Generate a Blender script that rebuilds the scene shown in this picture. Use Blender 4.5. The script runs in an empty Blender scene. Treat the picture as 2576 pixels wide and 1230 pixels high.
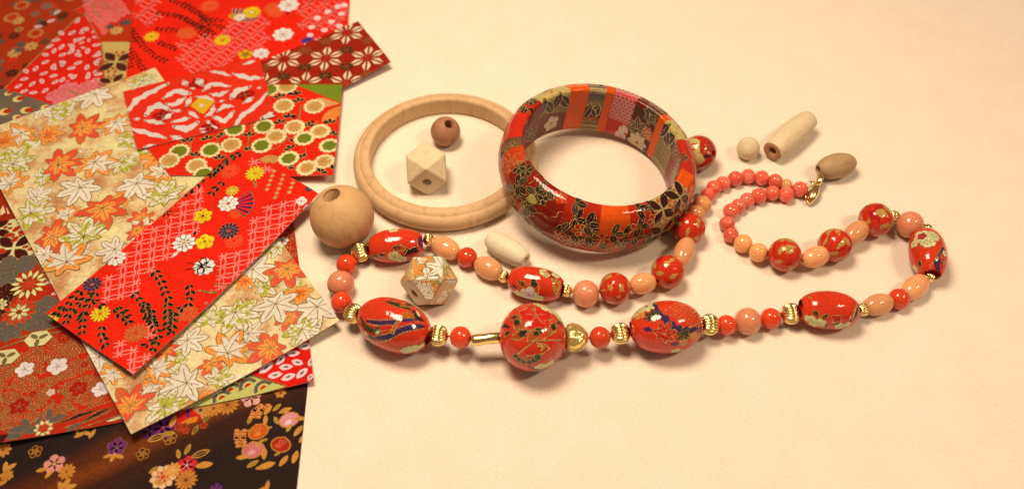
import bpy, math, random
import numpy as np
from mathutils import Vector, Matrix, geometry
rnd = random.Random(7)
PI = math.pi
# ------------------------------------------------------------------ camera, world, lamps, exposure
sc = bpy.context.scene
W0, H0, F0 = 2576.0, 1230.0, 2350.0            # picture measured on a 2576 x 1230 grid, focal length in its pixels
PITCH, DIST = math.radians(50.6), 0.3925
sc.render.resolution_x, sc.render.resolution_y = 1024, 488
cam_d = bpy.data.cameras.new('camera'); cam = bpy.data.objects.new('camera', cam_d)
sc.collection.objects.link(cam); sc.camera = cam
CAMP = Vector((0, -DIST*math.cos(PITCH), DIST*math.sin(PITCH)))
FWD = Vector((0, math.cos(PITCH), -math.sin(PITCH))); UPV = Vector((0, math.sin(PITCH), math.cos(PITCH))); RGT = Vector((1, 0, 0))
cam.location = CAMP; cam.rotation_euler = (PI/2-PITCH, 0, 0)
cam_d.sensor_width = 36; cam_d.lens = F0/W0*36; cam_d.clip_start = 0.01; cam_d.clip_end = 20
cam_d.dof.use_dof = True; cam_d.dof.focus_distance = 0.378; cam_d.dof.aperture_fstop = 7.5
world = bpy.data.worlds.new('World'); sc.world = world; world.use_nodes = True
bg = world.node_tree.nodes['Background']; bg.inputs[0].default_value = (1.0, 0.74, 0.52, 1); bg.inputs[1].default_value = 0.20
def lamp(name, pos, aim, size, power, col=(1.0, 0.765, 0.555)):
    l = bpy.data.lights.new(name, 'AREA'); l.shape = 'SQUARE'; l.size = size; l.energy = power; l.color = col
    o = bpy.data.objects.new(name, l); sc.collection.objects.link(o); o.location = pos
    o.rotation_euler = (Vector(aim)-Vector(pos)).to_track_quat('-Z', 'Y').to_euler()
lamp('ceiling_lamp', (-0.10, 0.055, 0.52), (0.02, 0.03, 0), 0.18, 3.5)
lamp('ceiling_lamp_b', (0.52, -0.20, 0.80), (0.05, 0.05, 0), 0.11, 2.0)
lamp('ceiling_lamp_c', (0.62, -0.12, 0.74), (0.05, 0.05, 0), 0.09, 1.4)
sc.view_settings.view_transform = 'Standard'; sc.view_settings.look = 'None'
sc.view_settings.exposure = 0.0; sc.view_settings.gamma = 1.0
sc.cycles.use_denoising = True; sc.cycles.caustics_reflective = False; sc.cycles.caustics_refractive = False
# ------------------------------------------------------------------ picture <-> place
def ray(x, y): return (RGT*(x-W0/2) + UPV*(H0/2-y) + FWD*F0).normalized()
def at(x, y, z=0.0):
    d = ray(x, y); t = (z-CAMP.z)/d.z
    return CAMP + d*t
def depth(p): return (Vector(p)-CAMP).dot(FWD)
def mpp(x, y, z=0.0): return depth(at(x, y, z))/F0        # metres per picture unit
def project(P):                                            # P (n,3) -> (n,2)
    q = np.asarray(P)-np.array(CAMP); d = q@np.array(FWD)
    return np.stack([W0/2+F0*(q@np.array(RGT))/d, H0/2-F0*(q@np.array(UPV))/d], -1)
S = 2.7946
def c1(x, y): return (x/S, y/S)
def c2(x, y): return (440.25+x/S, y/S)
def c3(x, y): return (x/S, 377.4+y/S)
def c4(x, y): return (377.4+x/S, 377.4+y/S)
def c5(x, y): return (x/2.5896, 754.7+y/2.5896)
def c6(x, y): return (377.4+x/2.59, 754.7+y/2.59)
def c7(x, y): return (1226.4+x/2.6076, 188.7+y/2.6076)
# ------------------------------------------------------------------ colours: as seen in the picture, freed of the warm lamp light
def lin(c): c /= 255.0; return c/12.92 if c <= 0.04045 else ((c+0.055)/1.055)**2.4
EL = (1.40, 1.06, 0.78); TONE = (1.0, 1.17, 1.28)
def P(r, g, b): return tuple(min(0.86, max(0.003, lin(255*(v/255.0)**t)/e)) for v, e, t in zip((r, g, b), EL, TONE))
# ------------------------------------------------------------------ materials
def mat(name):
    m = bpy.data.materials.new(name); m.use_nodes = True
    nt = m.node_tree; return m, nt, nt.nodes['Principled BSDF']
def N(nt, t, **kw):
    n = nt.nodes.new(t)
    for k, v in kw.items():
        if k in n.inputs: n.inputs[k].default_value = v
        else: setattr(n, k, v)
    return n
def noise(nt, scale, detail=3, rough=.55, coord='Object', vec=None):
    n = N(nt, 'ShaderNodeTexNoise', Scale=scale, Detail=detail, Roughness=rough)
    if vec is None:
        tc = N(nt, 'ShaderNodeTexCoord'); vec = tc.outputs[coord]
    nt.links.new(vec, n.inputs['Vector']); return n
def ramp(nt, src, stops, interp='LINEAR'):
    r = N(nt, 'ShaderNodeValToRGB'); r.color_ramp.interpolation = interp
    e = r.color_ramp.elements
    while len(e) < len(stops): e.new(0.5)
    for i, (p, c) in enumerate(stops): e[i].position = p; e[i].color = (*c, 1) if len(c) == 3 else c
    nt.links.new(src, r.inputs[0]); return r
def mul(nt, a, b, fac=1.0, typ='MULTIPLY'):
    m = N(nt, 'ShaderNodeMix', data_type='RGBA', blend_type=typ); m.inputs[0].default_value = fac
    nt.links.new(a, m.inputs[6])
    if isinstance(b, tuple): m.inputs[7].default_value = (*b, 1)
    else: nt.links.new(b, m.inputs[7])
    return m.outputs[2]
def bump(nt, h, strength, dist, bsdf, slot='Normal'):
    b = N(nt, 'ShaderNodeBump', Strength=strength, Distance=dist)
    nt.links.new(h, b.inputs['Height']); nt.links.new(b.outputs[0], bsdf.inputs[slot]); return b
def g3(v): return (v, v, v)
def ink(name, rough=.7, spec=.06, coat=0, lump=0.0, coat_rough=.06, vary=.16):
    m, nt, b = mat(name)
    a = N(nt, 'ShaderNodeAttribute', attribute_name='ink')
    n1 = noise(nt, 900, 3); n2 = noise(nt, 90, 3)
    r1 = ramp(nt, n1.outputs[0], [(.3, g3(1-vary)), (.7, g3(1.08))]); r2 = ramp(nt, n2.outputs[0], [(.3, g3(1-.6*vary)), (.75, g3(1.08))])
    nt.links.new(mul(nt, mul(nt, a.outputs['Color'], r1.outputs[0]), r2.outputs[0]), b.inputs['Base Color'])
    b.inputs['Roughness'].default_value = rough; b.inputs['Specular IOR Level'].default_value = spec
    nb = noise(nt, 1500, 2); bump(nt, nb.outputs[0], .25, .0002, b)
    if coat:
        b.inputs['Coat Weight'].default_value = coat; b.inputs['Coat Roughness'].default_value = coat_rough
        nc = noise(nt, lump, 3, .6); bump(nt, nc.outputs[0], .5, .0008, b, 'Coat Normal')
    return m
def goldm(name, base, rough, glit, coat=0):
    m, nt, b = mat(name); b.inputs['Metallic'].default_value = .62 if glit else 1.0
    b.inputs['Base Color'].default_value = (*base, 1); b.inputs['Roughness'].default_value = rough
    if glit:
        n = noise(nt, glit, 1); bump(nt, n.outputs[0], 1.0, .0012, b)
        n2 = noise(nt, glit*.8, 2); r = ramp(nt, n2.outputs[0], [(.35, tuple(.45*v for v in base)), (.7, base)])
        nt.links.new(r.outputs[0], b.inputs['Base Color'])
    if coat: b.inputs['Coat Weight'].default_value = coat; b.inputs['Coat Roughness'].default_value = .06
    return m
M_INK = ink('washi_ink'); M_GOLD = goldm('gold_print', (.66, .46, .15), .36, 2200)
M_LAC = ink('lacquered_washi', coat=1.0, lump=170, coat_rough=.08, vary=.2)
M_BAN = ink('bangle_washi', coat=.8, lump=110, coat_rough=.07, vary=.2); M_BAN.node_tree.nodes['Principled BSDF'].inputs['Coat IOR'].default_value = 1.33
M_LACG = goldm('lacquered_gold_print', (.80, .56, .18), .36, 2200, 1)
M_DRK = ink('dark_silk_ink', rough=.7, spec=.06)
def maple_ground():
    m, nt, b = mat('maple_paper_ground')
    n1 = noise(nt, 75, 5, .62); n2 = noise(nt, 700, 3, .7); n3 = noise(nt, 170, 5, .75)
    r = ramp(nt, n1.outputs[0], [(.30, P(244, 222, 158)), (.44, P(238, 206, 150)), (.51, P(230, 188, 134)), (.58, P(212, 158, 106)), (.72, P(190, 126, 80))])
    r2 = ramp(nt, n2.outputs[0], [(.35, g3(.80)), (.62, g3(1.05))])
    c = mul(nt, r.outputs[0], r2.outputs[0])
    r3 = ramp(nt, n3.outputs[0], [(.60, g3(0)), (.66, g3(1))])
    mx = N(nt, 'ShaderNodeMix', data_type='RGBA'); nt.links.new(r3.outputs[0], mx.inputs[0])
    nt.links.new(c, mx.inputs[6]); mx.inputs[7].default_value = (*P(236, 214, 184), 1)
    nt.links.new(mx.outputs[2], b.inputs['Base Color']); b.inputs['Roughness'].default_value = .5
    bump(nt, n2.outputs[0], .4, .0004, b); return m
M_MAPLE = maple_ground()
def mottle(name, c_a, c_b, scale, lo, hi, coat=0):          # two printed colours broken into blotches
    m, nt, b = mat(name); n = noise(nt, scale, 4, .65)
    r = ramp(nt, n.outputs[0], [(lo, c_a), (hi, c_b)]); n2 = noise(nt, 900, 2); r2 = ramp(nt, n2.outputs[0], [(.3, g3(.88)), (.7, g3(1))])
    nt.links.new(mul(nt, r.outputs[0], r2.outputs[0]), b.inputs['Base Color']); b.inputs['Roughness'].default_value = .6
    if coat: b.inputs['Coat Weight'].default_value = 1; b.inputs['Coat Roughness'].default_value = .1
    return m
M_GRN = mottle('green_speckled_ink', P(186, 180, 44), P(238, 216, 186), 330, .47, .52)
M_FIRE = mottle('scarlet_leaf_ink', P(236, 72, 20), P(240, 108, 36), 160, .45, .66)
M_BLK = None
def ombre():
    m, nt, b = mat('dark_ombre_ground')
    tc = N(nt, 'ShaderNodeTexCoord'); dn = noise(nt, 12, 3, vec=tc.outputs['Object'])
    dot = N(nt, 'ShaderNodeVectorMath', operation='DOT_PRODUCT'); nt.links.new(tc.outputs['Object'], dot.inputs[0])
    p, q = at(*c5(300, 1230)), at(*c6(420, 690)); d = (q-p); d.z = 0; d.normalize(); nrm = Vector((-d.y, d.x, 0))
    dot.inputs[1].default_value = nrm
    sub = N(nt, 'ShaderNodeMath', operation='SUBTRACT'); nt.links.new(dot.outputs['Value'], sub.inputs[0]); sub.inputs[1].default_value = p.dot(nrm)
    ma = N(nt, 'ShaderNodeMath', operation='MULTIPLY_ADD'); nt.links.new(dn.outputs[0], ma.inputs[0]); ma.inputs[1].default_value = .016; nt.links.new(sub.outputs[0], ma.inputs[2])
    sc_ = N(nt, 'ShaderNodeMath', operation='MULTIPLY_ADD'); nt.links.new(ma.outputs[0], sc_.inputs[0]); sc_.inputs[1].default_value = 12.0; sc_.inputs[2].default_value = .40
    r = ramp(nt, sc_.outputs[0], [(.26, P(44, 33, 28)), (.39, P(64, 40, 24)), (.47, P(126, 66, 24)), (.54, P(92, 50, 24)), (.64, P(42, 35, 33))], 'EASE')
    wv = noise(nt, 1100, 2); r2 = ramp(nt, wv.outputs[0], [(.3, g3(.7)), (.7, g3(1.1))])
    nt.links.new(mul(nt, r.outputs[0], r2.outputs[0]), b.inputs['Base Color']); b.inputs['Roughness'].default_value = .65
    b.inputs['Specular IOR Level'].default_value = .07; bump(nt, wv.outputs[0], .3, .0003, b); return m
M_BLK = ombre()
# ------------------------------------------------------------------ scene helpers
COL = sc.collection
def tag(o, label=None, cat=None, group=None, kind=None):
    for k, v in (('label', label), ('category', cat), ('group', group), ('kind', kind)):
        if v: o[k] = v
    return o
def empty(name, loc):
    o = bpy.data.objects.new(name, None); o.empty_display_size = .01; COL.objects.link(o); o.location = loc; return o
def link(name, me, parent=None, loc=None):
    o = bpy.data.objects.new(name, me); COL.objects.link(o)
    if loc is not None: o.location = loc
    if parent is not None:
        o.parent = parent
        if loc is not None: o.location = Vector(loc)-parent.location
    return o
def mesh(name, verts, faces, mats, smooth=True):
    me = bpy.data.meshes.new(name); me.from_pydata([tuple(v) for v in verts], [], faces)
    for m in (mats if isinstance(mats, (list, tuple)) else [mats]): me.materials.append(m)
    if smooth: me.polygons.foreach_set('use_smooth', [True]*len(me.polygons))
    me.update(); return me
# ------------------------------------------------------------------ printing on surfaces
STEP = 6e-6
class Flat:                                   # a sheet lying at height z0, lifted a little by lift(x, y)
    flip = False
    def __init__(s, z0, lift=None): s.z0 = z0; s.lift = lift; s.hmax = .0028 if lift else .006
    def map(s, uvl):
        z = np.full(len(uvl), s.z0)+uvl[:, 2]*STEP
        if s.lift: z = z+s.lift(uvl[:, 0], uvl[:, 1])
        return np.stack([uvl[:, 0], uvl[:, 1], z], -1)
    def spot(s, px):
        p = at(px[0], px[1], s.z0)
        if s.lift:
            for _ in range(3): p = at(px[0], px[1], s.z0+float(s.lift(np.array([p.x]), np.array([p.y]))[0]))
        return p.x, p.y
class Rev:                                    # a surface of revolution: profile [(r, z)], own frame M (world matrix)
    flip = False
    def __init__(s, prof, M, Rref, hmax=.0013, closed=False):
        s.pr = np.array(prof, float); s.M = np.array(M); s.R = Rref; s.hmax = hmax
        d = np.linalg.norm(np.diff(s.pr, axis=0), axis=1); s.s = np.concatenate([[0], np.cumsum(d)]); s.L = s.s[-1]
        t = np.gradient(s.pr, s.s, axis=0); t /= np.linalg.norm(t, axis=1)[:, None]+1e-12; s.nr = np.stack([-t[:, 1], t[:, 0]], -1)
        s.nr = s.nr if s.nr[len(s.nr)//2, 0] > 0 else -s.nr
        s.grid = None
    def local(s, uvl):
        ph = uvl[:, 0]/s.R; v = np.clip(uvl[:, 1], 0, s.L)
        r = np.interp(v, s.s, s.pr[:, 0]); z = np.interp(v, s.s, s.pr[:, 1])
        nr = np.interp(v, s.s, s.nr[:, 0]); nz = np.interp(v, s.s, s.nr[:, 1]); o = uvl[:, 2]*STEP
        r = r+nr*o; z = z+nz*o
        return np.stack([r*np.cos(ph), r*np.sin(ph), z], -1)
    map = local
    def spot(s, px, vmin=0, vmax=1e9):
        if s.grid is None:
            ph = np.linspace(0, 2*PI, 361)[:-1]; v = np.linspace(0, s.L, 120)
            A, B = np.meshgrid(ph*s.R, v, indexing='ij'); uv = np.stack([A.ravel(), B.ravel(), 0*A.ravel()], -1)
            a = s.local(uv); uv2 = uv.copy(); uv2[:, 2] = 1e-4/STEP; nn = s.local(uv2)-a
            w = a@s.M[:3, :3].T+s.M[:3, 3]; nn = nn@s.M[:3, :3].T
            f = ((np.array(CAMP)-w)*nn).sum(1) > 0
            s.grid = (uv[f], project(w[f]))
        uv, q = s.grid; d = ((q-np.array(px))**2).sum(1)
        d = np.where((uv[:, 1] < vmin) | (uv[:, 1] > vmax), 1e9, d); i = d.argmin()
        return uv[i, 0], uv[i, 1]
class Printer:
    def __init__(s, surf, mats, clip=None):
        s.sf = surf; s.mats = mats; s.V = []; s.T = []; s.C = []; s.MI = []; s.hist = []; s.clip = clip; s.T_ = (0, 0, 1, 0, 0, 1)
    def begin(s, cx, cy, scale, rot=0, levels=3, reach=1.1):
        R = scale*reach; base = 2
        for (x, y, r, top) in s.hist:
            if (x-cx)**2+(y-cy)**2 < (r+R)**2 and top >= base: base = top+1
        s.hist.append((cx, cy, R, base+levels)); a = math.radians(rot)
        s.T_ = (cx, cy, scale*math.cos(a), scale*math.sin(a), base, scale)
    def world(s): s.T_ = (0, 0, 1, 0, s.T_[4], 1)
    def tx(s, p): cx, cy, c, n, b, k = s.T_; return (cx+c*p[0]-n*p[1], cy+n*p[0]+c*p[1])
    def tri(s, a, b, c, lay, col, mi, poly=None):
        stack = [(a, b, c)]; h2 = s.sf.hmax**2
        if s.clip is not None:
            pts = clip_poly([a, b, c], s.clip)
            if len(pts) < 3: return
            stack = [(pts[0], pts[i], pts[i+1]) for i in range(1, len(pts)-1)]
        while stack:
            a, b, c = stack.pop()
            ab = (a[0]-b[0])**2+(a[1]-b[1])**2; bc = (b[0]-c[0])**2+(b[1]-c[1])**2; ca = (c[0]-a[0])**2+(c[1]-a[1])**2
            m = max(ab, bc, ca)
            if m > h2:
                if m == bc: a, b, c = b, c, a
                elif m == ca: a, b, c = c, a, b
                q = ((a[0]+b[0])/2, (a[1]+b[1])/2); stack.append((a, q, c)); stack.append((q, b, c)); continue
            if ((b[0]-a[0])*(c[1]-a[1])-(b[1]-a[1])*(c[0]-a[0]) < 0) != s.sf.flip: b, c = c, b
            n = len(s.V); s.V += [(a[0], a[1], lay), (b[0], b[1], lay), (c[0], c[1], lay)]
            s.T.append((n, n+1, n+2)); s.C.append(col); s.MI.append(mi)
    def fill(s, pts, col, l=0, mi=0, raw=False):
        q = list(pts) if raw else [s.tx(p) for p in pts]; lay = s.T_[4]+l
        if len(q) < 3: return
        if len(q) == 3: s.tri(*q, lay, col, mi); return
        for t in geometry.tessellate_polygon([[Vector((x, y, 0)) for x, y in q]]): s.tri(q[t[0]], q[t[1]], q[t[2]], lay, col, mi)
    def stroke(s, pts, w, col, l=1, mi=1, closed=False, taper=False):
        q = [s.tx(p) for p in pts]; w = w*s.T_[5]; lay = s.T_[4]+l
        if closed: q = q+[q[0]]
        n = len(q); L = []; Rr = []
        for i in range(n):
            a = q[i-1] if i else (q[-2] if closed else q[0]); b = q[i+1] if i < n-1 else (q[1] if closed else q[-1])
            dx, dy = b[0]-a[0], b[1]-a[1]; k = math.hypot(dx, dy) or 1
            ww = w*.5*(.75+.5*rnd.random())*((1-.7*abs(2*i/(n-1)-1)) if taper else 1)
            L.append((q[i][0]-dy/k*ww, q[i][1]+dx/k*ww)); Rr.append((q[i][0]+dy/k*ww, q[i][1]-dx/k*ww))
        for i in range(n-1):
            s.tri(L[i], Rr[i], Rr[i+1], lay, col, mi); s.tri(L[i], Rr[i+1], L[i+1], lay, col, mi)
    def build(s, name, extra_v=None, extra_f=None, extra_mi=0, extra_n=None):
        V = s.sf.map(np.array(s.V)) if s.V else np.zeros((0, 3)); T = list(s.T); MI = list(s.MI); nc = len(T)
        if extra_v is not None:
            k = len(V); V = np.concatenate([V, extra_v]); T += [tuple(i+k for i in f) for f in extra_f]; MI += [extra_mi]*len(extra_f) if isinstance(extra_mi, int) else extra_mi
        me = bpy.data.meshes.new(name); me.from_pydata(V.tolist(), [], T)
        for m in s.mats: me.materials.append(m)
        me.polygons.foreach_set('material_index', MI)
        ca = me.color_attributes.new('ink', 'FLOAT_COLOR', 'CORNER')
        cols = []
        for c in s.C: cols += [c[0], c[1], c[2], 1]*3
        for f in T[nc:]: cols += [*s.base, 1]*len(f)
        ca.data.foreach_set('color', cols); me.update()
        if isinstance(s.sf, Rev) and len(s.V):
            u = np.array(s.V); u2 = u.copy(); u2[:, 2] += 20; nn = s.sf.map(u2)-s.sf.map(u); nn /= np.linalg.norm(nn, axis=1)[:, None]+1e-15
            if extra_v is not None:
                me.polygons.foreach_set('use_smooth', [True]*len(me.polygons)); me.update()
                en = np.array(extra_n) if extra_n is not None else np.zeros((len(extra_v), 3)); nn = np.concatenate([nn, en])
            me.polygons.foreach_set('use_smooth', [True]*len(me.polygons)); me.normals_split_custom_set_from_vertices(nn.tolist())
        return me
def clip_poly(pts, clip):
    out = pts
    for i in range(len(clip)):
        a, b = clip[i], clip[(i+1) % len(clip)]; ex, ey = b[0]-a[0], b[1]-a[1]; inp = out; out = []
        f = lambda p: ex*(p[1]-a[1])-ey*(p[0]-a[0])
        for j in range(len(inp)):
            p, q = inp[j], inp[(j+1) % len(inp)]; fp, fq = f(p), f(q)
            if fp >= 0: out.append(p)
            if (fp >= 0) != (fq >= 0):
                t = fp/(fp-fq); out.append((p[0]+t*(q[0]-p[0]), p[1]+t*(q[1]-p[1])))
        if len(out) < 3: return []
    return out
# ------------------------------------------------------------------ printed motifs (unit radius)
def pol(r, a): return (r*math.cos(a), r*math.sin(a))
def ell(cx, cy, a, b, rot=0, n=12):
    c, s_ = math.cos(rot), math.sin(rot)
    return [(cx+a*math.cos(t)*c-b*math.sin(t)*s_, cy+a*math.cos(t)*s_+b*math.sin(t)*c) for t in [2*PI*i/n for i in range(n)]]
def vesica(p, q, w, n=6, pw=.75):
    dx, dy = q[0]-p[0], q[1]-p[1]; k = math.hypot(dx, dy) or 1; nx, ny = -dy/k*w, dx/k*w
    f = [math.sin(PI*i/n)**pw for i in range(n+1)]
    A = [(p[0]+dx*i/n+nx*f[i], p[1]+dy*i/n+ny*f[i]) for i in range(n+1)]
    B = [(p[0]+dx*i/n-nx*f[i], p[1]+dy*i/n-ny*f[i]) for i in range(n-1, 0, -1)]
    return A+B
def maple_outline(k=1.0, jag=0):
    lobes = [(90, 1.0), (42, .93), (-6, .86), (-52, .62), (232, .62), (186, .86), (138, .93)]
    pts = []; n = len(lobes)
    for i, (a, L) in enumerate(lobes):
        b = lobes[(i+1) % n][0]; d = ((a-b+180) % 360)-180
        pts += [pol(L*.66*k, math.radians(a+17.5)), pol(L*.84*k, math.radians(a+10)), pol(L*k*(1+.05*rnd.uniform(-1, 1)), math.radians(a)), pol(L*.84*k, math.radians(a-10)), pol(L*.66*k, math.radians(a-17.5))]
        pts.append(pol((.46 if abs(d) < 60 else .3)*k, math.radians(a-d/2)))
    if jag: pts = [(x*(1+rnd.uniform(-jag, jag)), y*(1+rnd.uniform(-jag, jag))) for x, y in pts]
    return pts
WHT = P(238, 214, 184); ORG = P(250, 160, 84); SCA = P(238, 76, 22); GLD = (1, 1, 1); CRM = P(226, 208, 150)
def maple(pr, px, r, kind, rot=None, gold=1):
    x, y = pr.sf.spot(px); k = r*mpp(*px)*(1.17 if rot is None else 1); pr.begin(x, y, k, rnd.uniform(0, 360) if rot is None else rot, 4, .8)
    o = maple_outline(jag=.04)
    if kind == 'W': pr.fill(o, WHT)
    elif kind == 'R': pr.fill(o, SCA, mi=4); pr.fill(maple_outline(.58, .14), ORG, 1)
    elif kind == 'P':
        pr.fill(o, ORG); pr.fill([(a*.95-.05, b*.95+.12) for a, b in maple_outline(.72, .16)], WHT, 1)
    elif kind == 'O': pr.fill(o, ORG); pr.fill(maple_outline(.5, .2), P(240, 120, 50), 1)
    elif kind == 'G': pr.fill(o, WHT, mi=3)
    elif kind == 'N': pr.fill(o, P(95, 92, 84))
    elif kind == 'D': pr.fill(o, P(40, 60, 30))
    if gold:
        pr.stroke(o, .035, GLD, 2, 1, True)
        for a, L in ((90, .8), (42, .7), (-6, .62), (186, .62), (138, .7), (232, .42), (-52, .42)): pr.stroke([(0, 0), pol(L*.55, math.radians(a+3)), pol(L, math.radians(a))], .028, GLD, 3)
def mum(pr, px, r, col, n=14, rot=0, center=None, gold=True, col2=None, wide=1.0, sc_=None):
    x, y = pr.sf.spot(px); k = sc_ or r*mpp(*px); pr.begin(x, y, k, rot, 4)
    for ring, (r0, r1, m) in enumerate(((.35, 1.0, n), (.12, .62, n//2+2))):
        for i in range(m):
            a = 2*PI*(i+.5*ring)/m; v = vesica(pol(r0, a), pol(r1, a), wide*1.9*r1/m, 5)
            pr.fill(v, col if ring == 0 or not col2 else col2, ring)
            if gold: pr.stroke(v, .03, GLD, ring+1, 1, True)
    if center: pr.fill(ell(0, 0, .16, .16), center, 3)
def plum(pr, px, r, col, rot=0, n=5, center=None, gold=True, sc_=None, notch=False, wid=.42):
    x, y = pr.sf.spot(px); k = sc_ or r*mpp(*px); pr.begin(x, y, k, rot, 4)
    for i in range(n):
        a = 2*PI*i/n+PI/2; e = ell(*pol(.56, a), .44, wid*5/n, a, 12)
        if notch: e[0] = pol(.82, a)
        if gold: pr.fill([((p[0]-pol(.56, a)[0])*1.12+pol(.56, a)[0], (p[1]-pol(.56, a)[1])*1.12+pol(.56, a)[1]) for p in e], GLD, 0, 1)
        pr.fill(e, col, 1)
    pr.fill(ell(0, 0, .24, .24), col, 1)
    for i in range(n):
        a = 2*PI*i/n+PI/2; pr.stroke([(0, 0), pol(.55, a)], .05, center or GLD, 2, 0 if center else 1)
    if center: pr.fill(ell(0, 0, .14, .14), center, 3)
def branch(pr, pxs, leaf=26, col=P(26, 24, 16), gap=1.08, gold=True):
    pts = [pr.sf.spot(p) for p in pxs]; k = mpp(*pxs[0]); L = leaf*k
    cx, cy = sum(p[0] for p in pts)/len(pts), sum(p[1] for p in pts)/len(pts)
    pr.begin(cx, cy, 1.0, 0, 2, max(math.hypot(p[0]-cx, p[1]-cy) for p in pts)+L*.4); pr.world()
    if gold: pr.stroke(pts, .0003, GLD, 0)
    side = 1; acc = 0
    for a, b in zip(pts, pts[1:]):
        d = math.hypot(b[0]-a[0], b[1]-a[1]); t = acc; an = math.atan2(b[1]-a[1], b[0]-a[0])
        while t < d:
            p = (a[0]+(b[0]-a[0])*t/d, a[1]+(b[1]-a[1])*t/d)
            for sd in (1, -1):
                q = an+PI-sd*(.62+rnd.uniform(-.15, .15)) if False else an+sd*(.65+rnd.uniform(-.15, .2)); l = L*(.8+.35*rnd.random())
                s0 = (p[0]+math.cos(q)*l*.12, p[1]+math.sin(q)*l*.12); s1 = (p[0]+math.cos(q)*l, p[1]+math.sin(q)*l)
                if gold: pr.fill(vesica(s0, (p[0]+math.cos(q)*l*1.06, p[1]+math.sin(q)*l*1.06), l*.26, 5), GLD, 0, 1)
                pr.fill(vesica(s0, s1, l*.215, 5), col, 1)
            t += L*gap
        acc = t-d
def drop(pr, px, r, ang, col=P(238, 190, 178), sp=True):
    x, y = pr.sf.spot(px); pr.begin(x, y, r*mpp(*px), ang, 2, .7)
    v = vesica((-1, 0), (1, 0), .52, 7, .7); v = [(a+rnd.uniform(-.04, .04), b+rnd.uniform(-.05, .05)) for a, b in v]
    pr.fill(v, col)
    if sp: pr.fill(vesica((-.4, 0), (.45, .05), .17, 4), P(132, 104, 50), 1)
def inside(p, poly):
    c = False
    for i in range(len(poly)):
        (x1, y1), (x2, y2) = poly[i], poly[i-1]
        if (y1 > p[1]) != (y2 > p[1]) and p[0] < (x2-x1)*(p[1]-y1)/(y2-y1)+x1: c = not c
    return c
def lattice(pr, poly, o, e1, e2, col=P(250, 150, 136), w=.00036, n=12, bul=.20):
    pts = [pr.sf.spot(p) for p in poly]; cx = sum(p[0] for p in pts)/len(pts); cy = sum(p[1] for p in pts)/len(pts)
    pr.begin(cx, cy, 1, 0, 2, max(math.hypot(p[0]-cx, p[1]-cy) for p in pts)*.8); pr.world()
    for i in range(-n, n+1):
        for j in range(-n, n+1):
            a = (o[0]+e1[0]*i+e2[0]*j, o[1]+e1[1]*i+e2[1]*j)
            if not inside(a, poly): continue
            wa = pr.sf.spot(a); pr.stroke(ell(wa[0], wa[1], w*1.5, w*1.5, 0, 7), w*.75, col, 1, 0, True)
            for e in (e1, e2, (-e1[0], -e1[1]), (-e2[0], -e2[1])):
                b = (a[0]+e[0], a[1]+e[1]); ib = inside(b, poly)
                if ib and (e[0], e[1]) in ((-e1[0], -e1[1]), (-e2[0], -e2[1])): continue
                wb = pr.sf.spot(b); k = 1.0 if ib else rnd.uniform(.35, .6)
                for sd in (1, -1):
                    dx, dy = wb[0]-wa[0], wb[1]-wa[1]
                    q = [(wa[0]+dx*t-sd*dy*bul*math.sin(PI*t), wa[1]+dy*t+sd*dx*bul*math.sin(PI*t)) for t in [k*(.09+.82*m/6) for m in range(7)]]
                    pr.stroke(q, w*1.25, col, 0, 0)
def pxpoly(pr, pxs, col, l=0, mi=0, gold=0, lev=2):
    pts = [pr.sf.spot(p) for p in pxs]; cx = sum(p[0] for p in pts)/len(pts); cy = sum(p[1] for p in pts)/len(pts)
    pr.begin(cx, cy, 1, 0, lev, max(math.hypot(p[0]-cx, p[1]-cy) for p in pts)*.85); pr.world()
    pr.fill(pts, col, l, mi)
    if gold: pr.stroke(pts, gold, GLD, l+1, 1, True)
def blob(pr, pxs, w, col, wob=.35):                       # a fat wavy stroke through picture points
    pts = []; src = [pr.sf.spot(p) for p in pxs]; k = mpp(*pxs[0])
    for a, b in zip(src, src[1:]):
        for t in (0, .25, .5, .75): pts.append((a[0]+(b[0]-a[0])*t, a[1]+(b[1]-a[1])*t))
    pts.append(src[-1]); cx = sum(p[0] for p in pts)/len(pts); cy = sum(p[1] for p in pts)/len(pts)
    pr.begin(cx, cy, 1, 0, 1, max(math.hypot(p[0]-cx, p[1]-cy) for p in pts)*.7); pr.world()
    n = len(pts); A = []; B = []; ph = rnd.uniform(0, 6)
    for i, p in enumerate(pts):
        a = pts[max(0, i-1)]; b = pts[min(n-1, i+1)]; dx, dy = b[0]-a[0], b[1]-a[1]; m = math.hypot(dx, dy) or 1
        f = min(1, .42+2.2*min(i, n-1-i)/(n-1)); ww = w*k*.5*f
        A.append((p[0]-dy/m*ww*(1+wob*math.sin(i*1.9+ph)), p[1]+dx/m*ww*(1+wob*math.sin(i*1.9+ph))))
        B.append((p[0]+dy/m*ww*(1+wob*math.sin(i*2.3+ph)), p[1]-dx/m*ww*(1+wob*math.sin(i*2.3+ph))))
    for i in range(n-1):
        pr.tri(A[i], B[i], B[i+1], pr.T_[4], col, 0); pr.tri(A[i], B[i+1], A[i+1], pr.T_[4], col, 0)
    for e in (0, n-1):
        r = w*k*.5*.42; pr.fill(ell(pts[e][0], pts[e][1], r*1.2, r*1.2, 0, 8), col)
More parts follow.
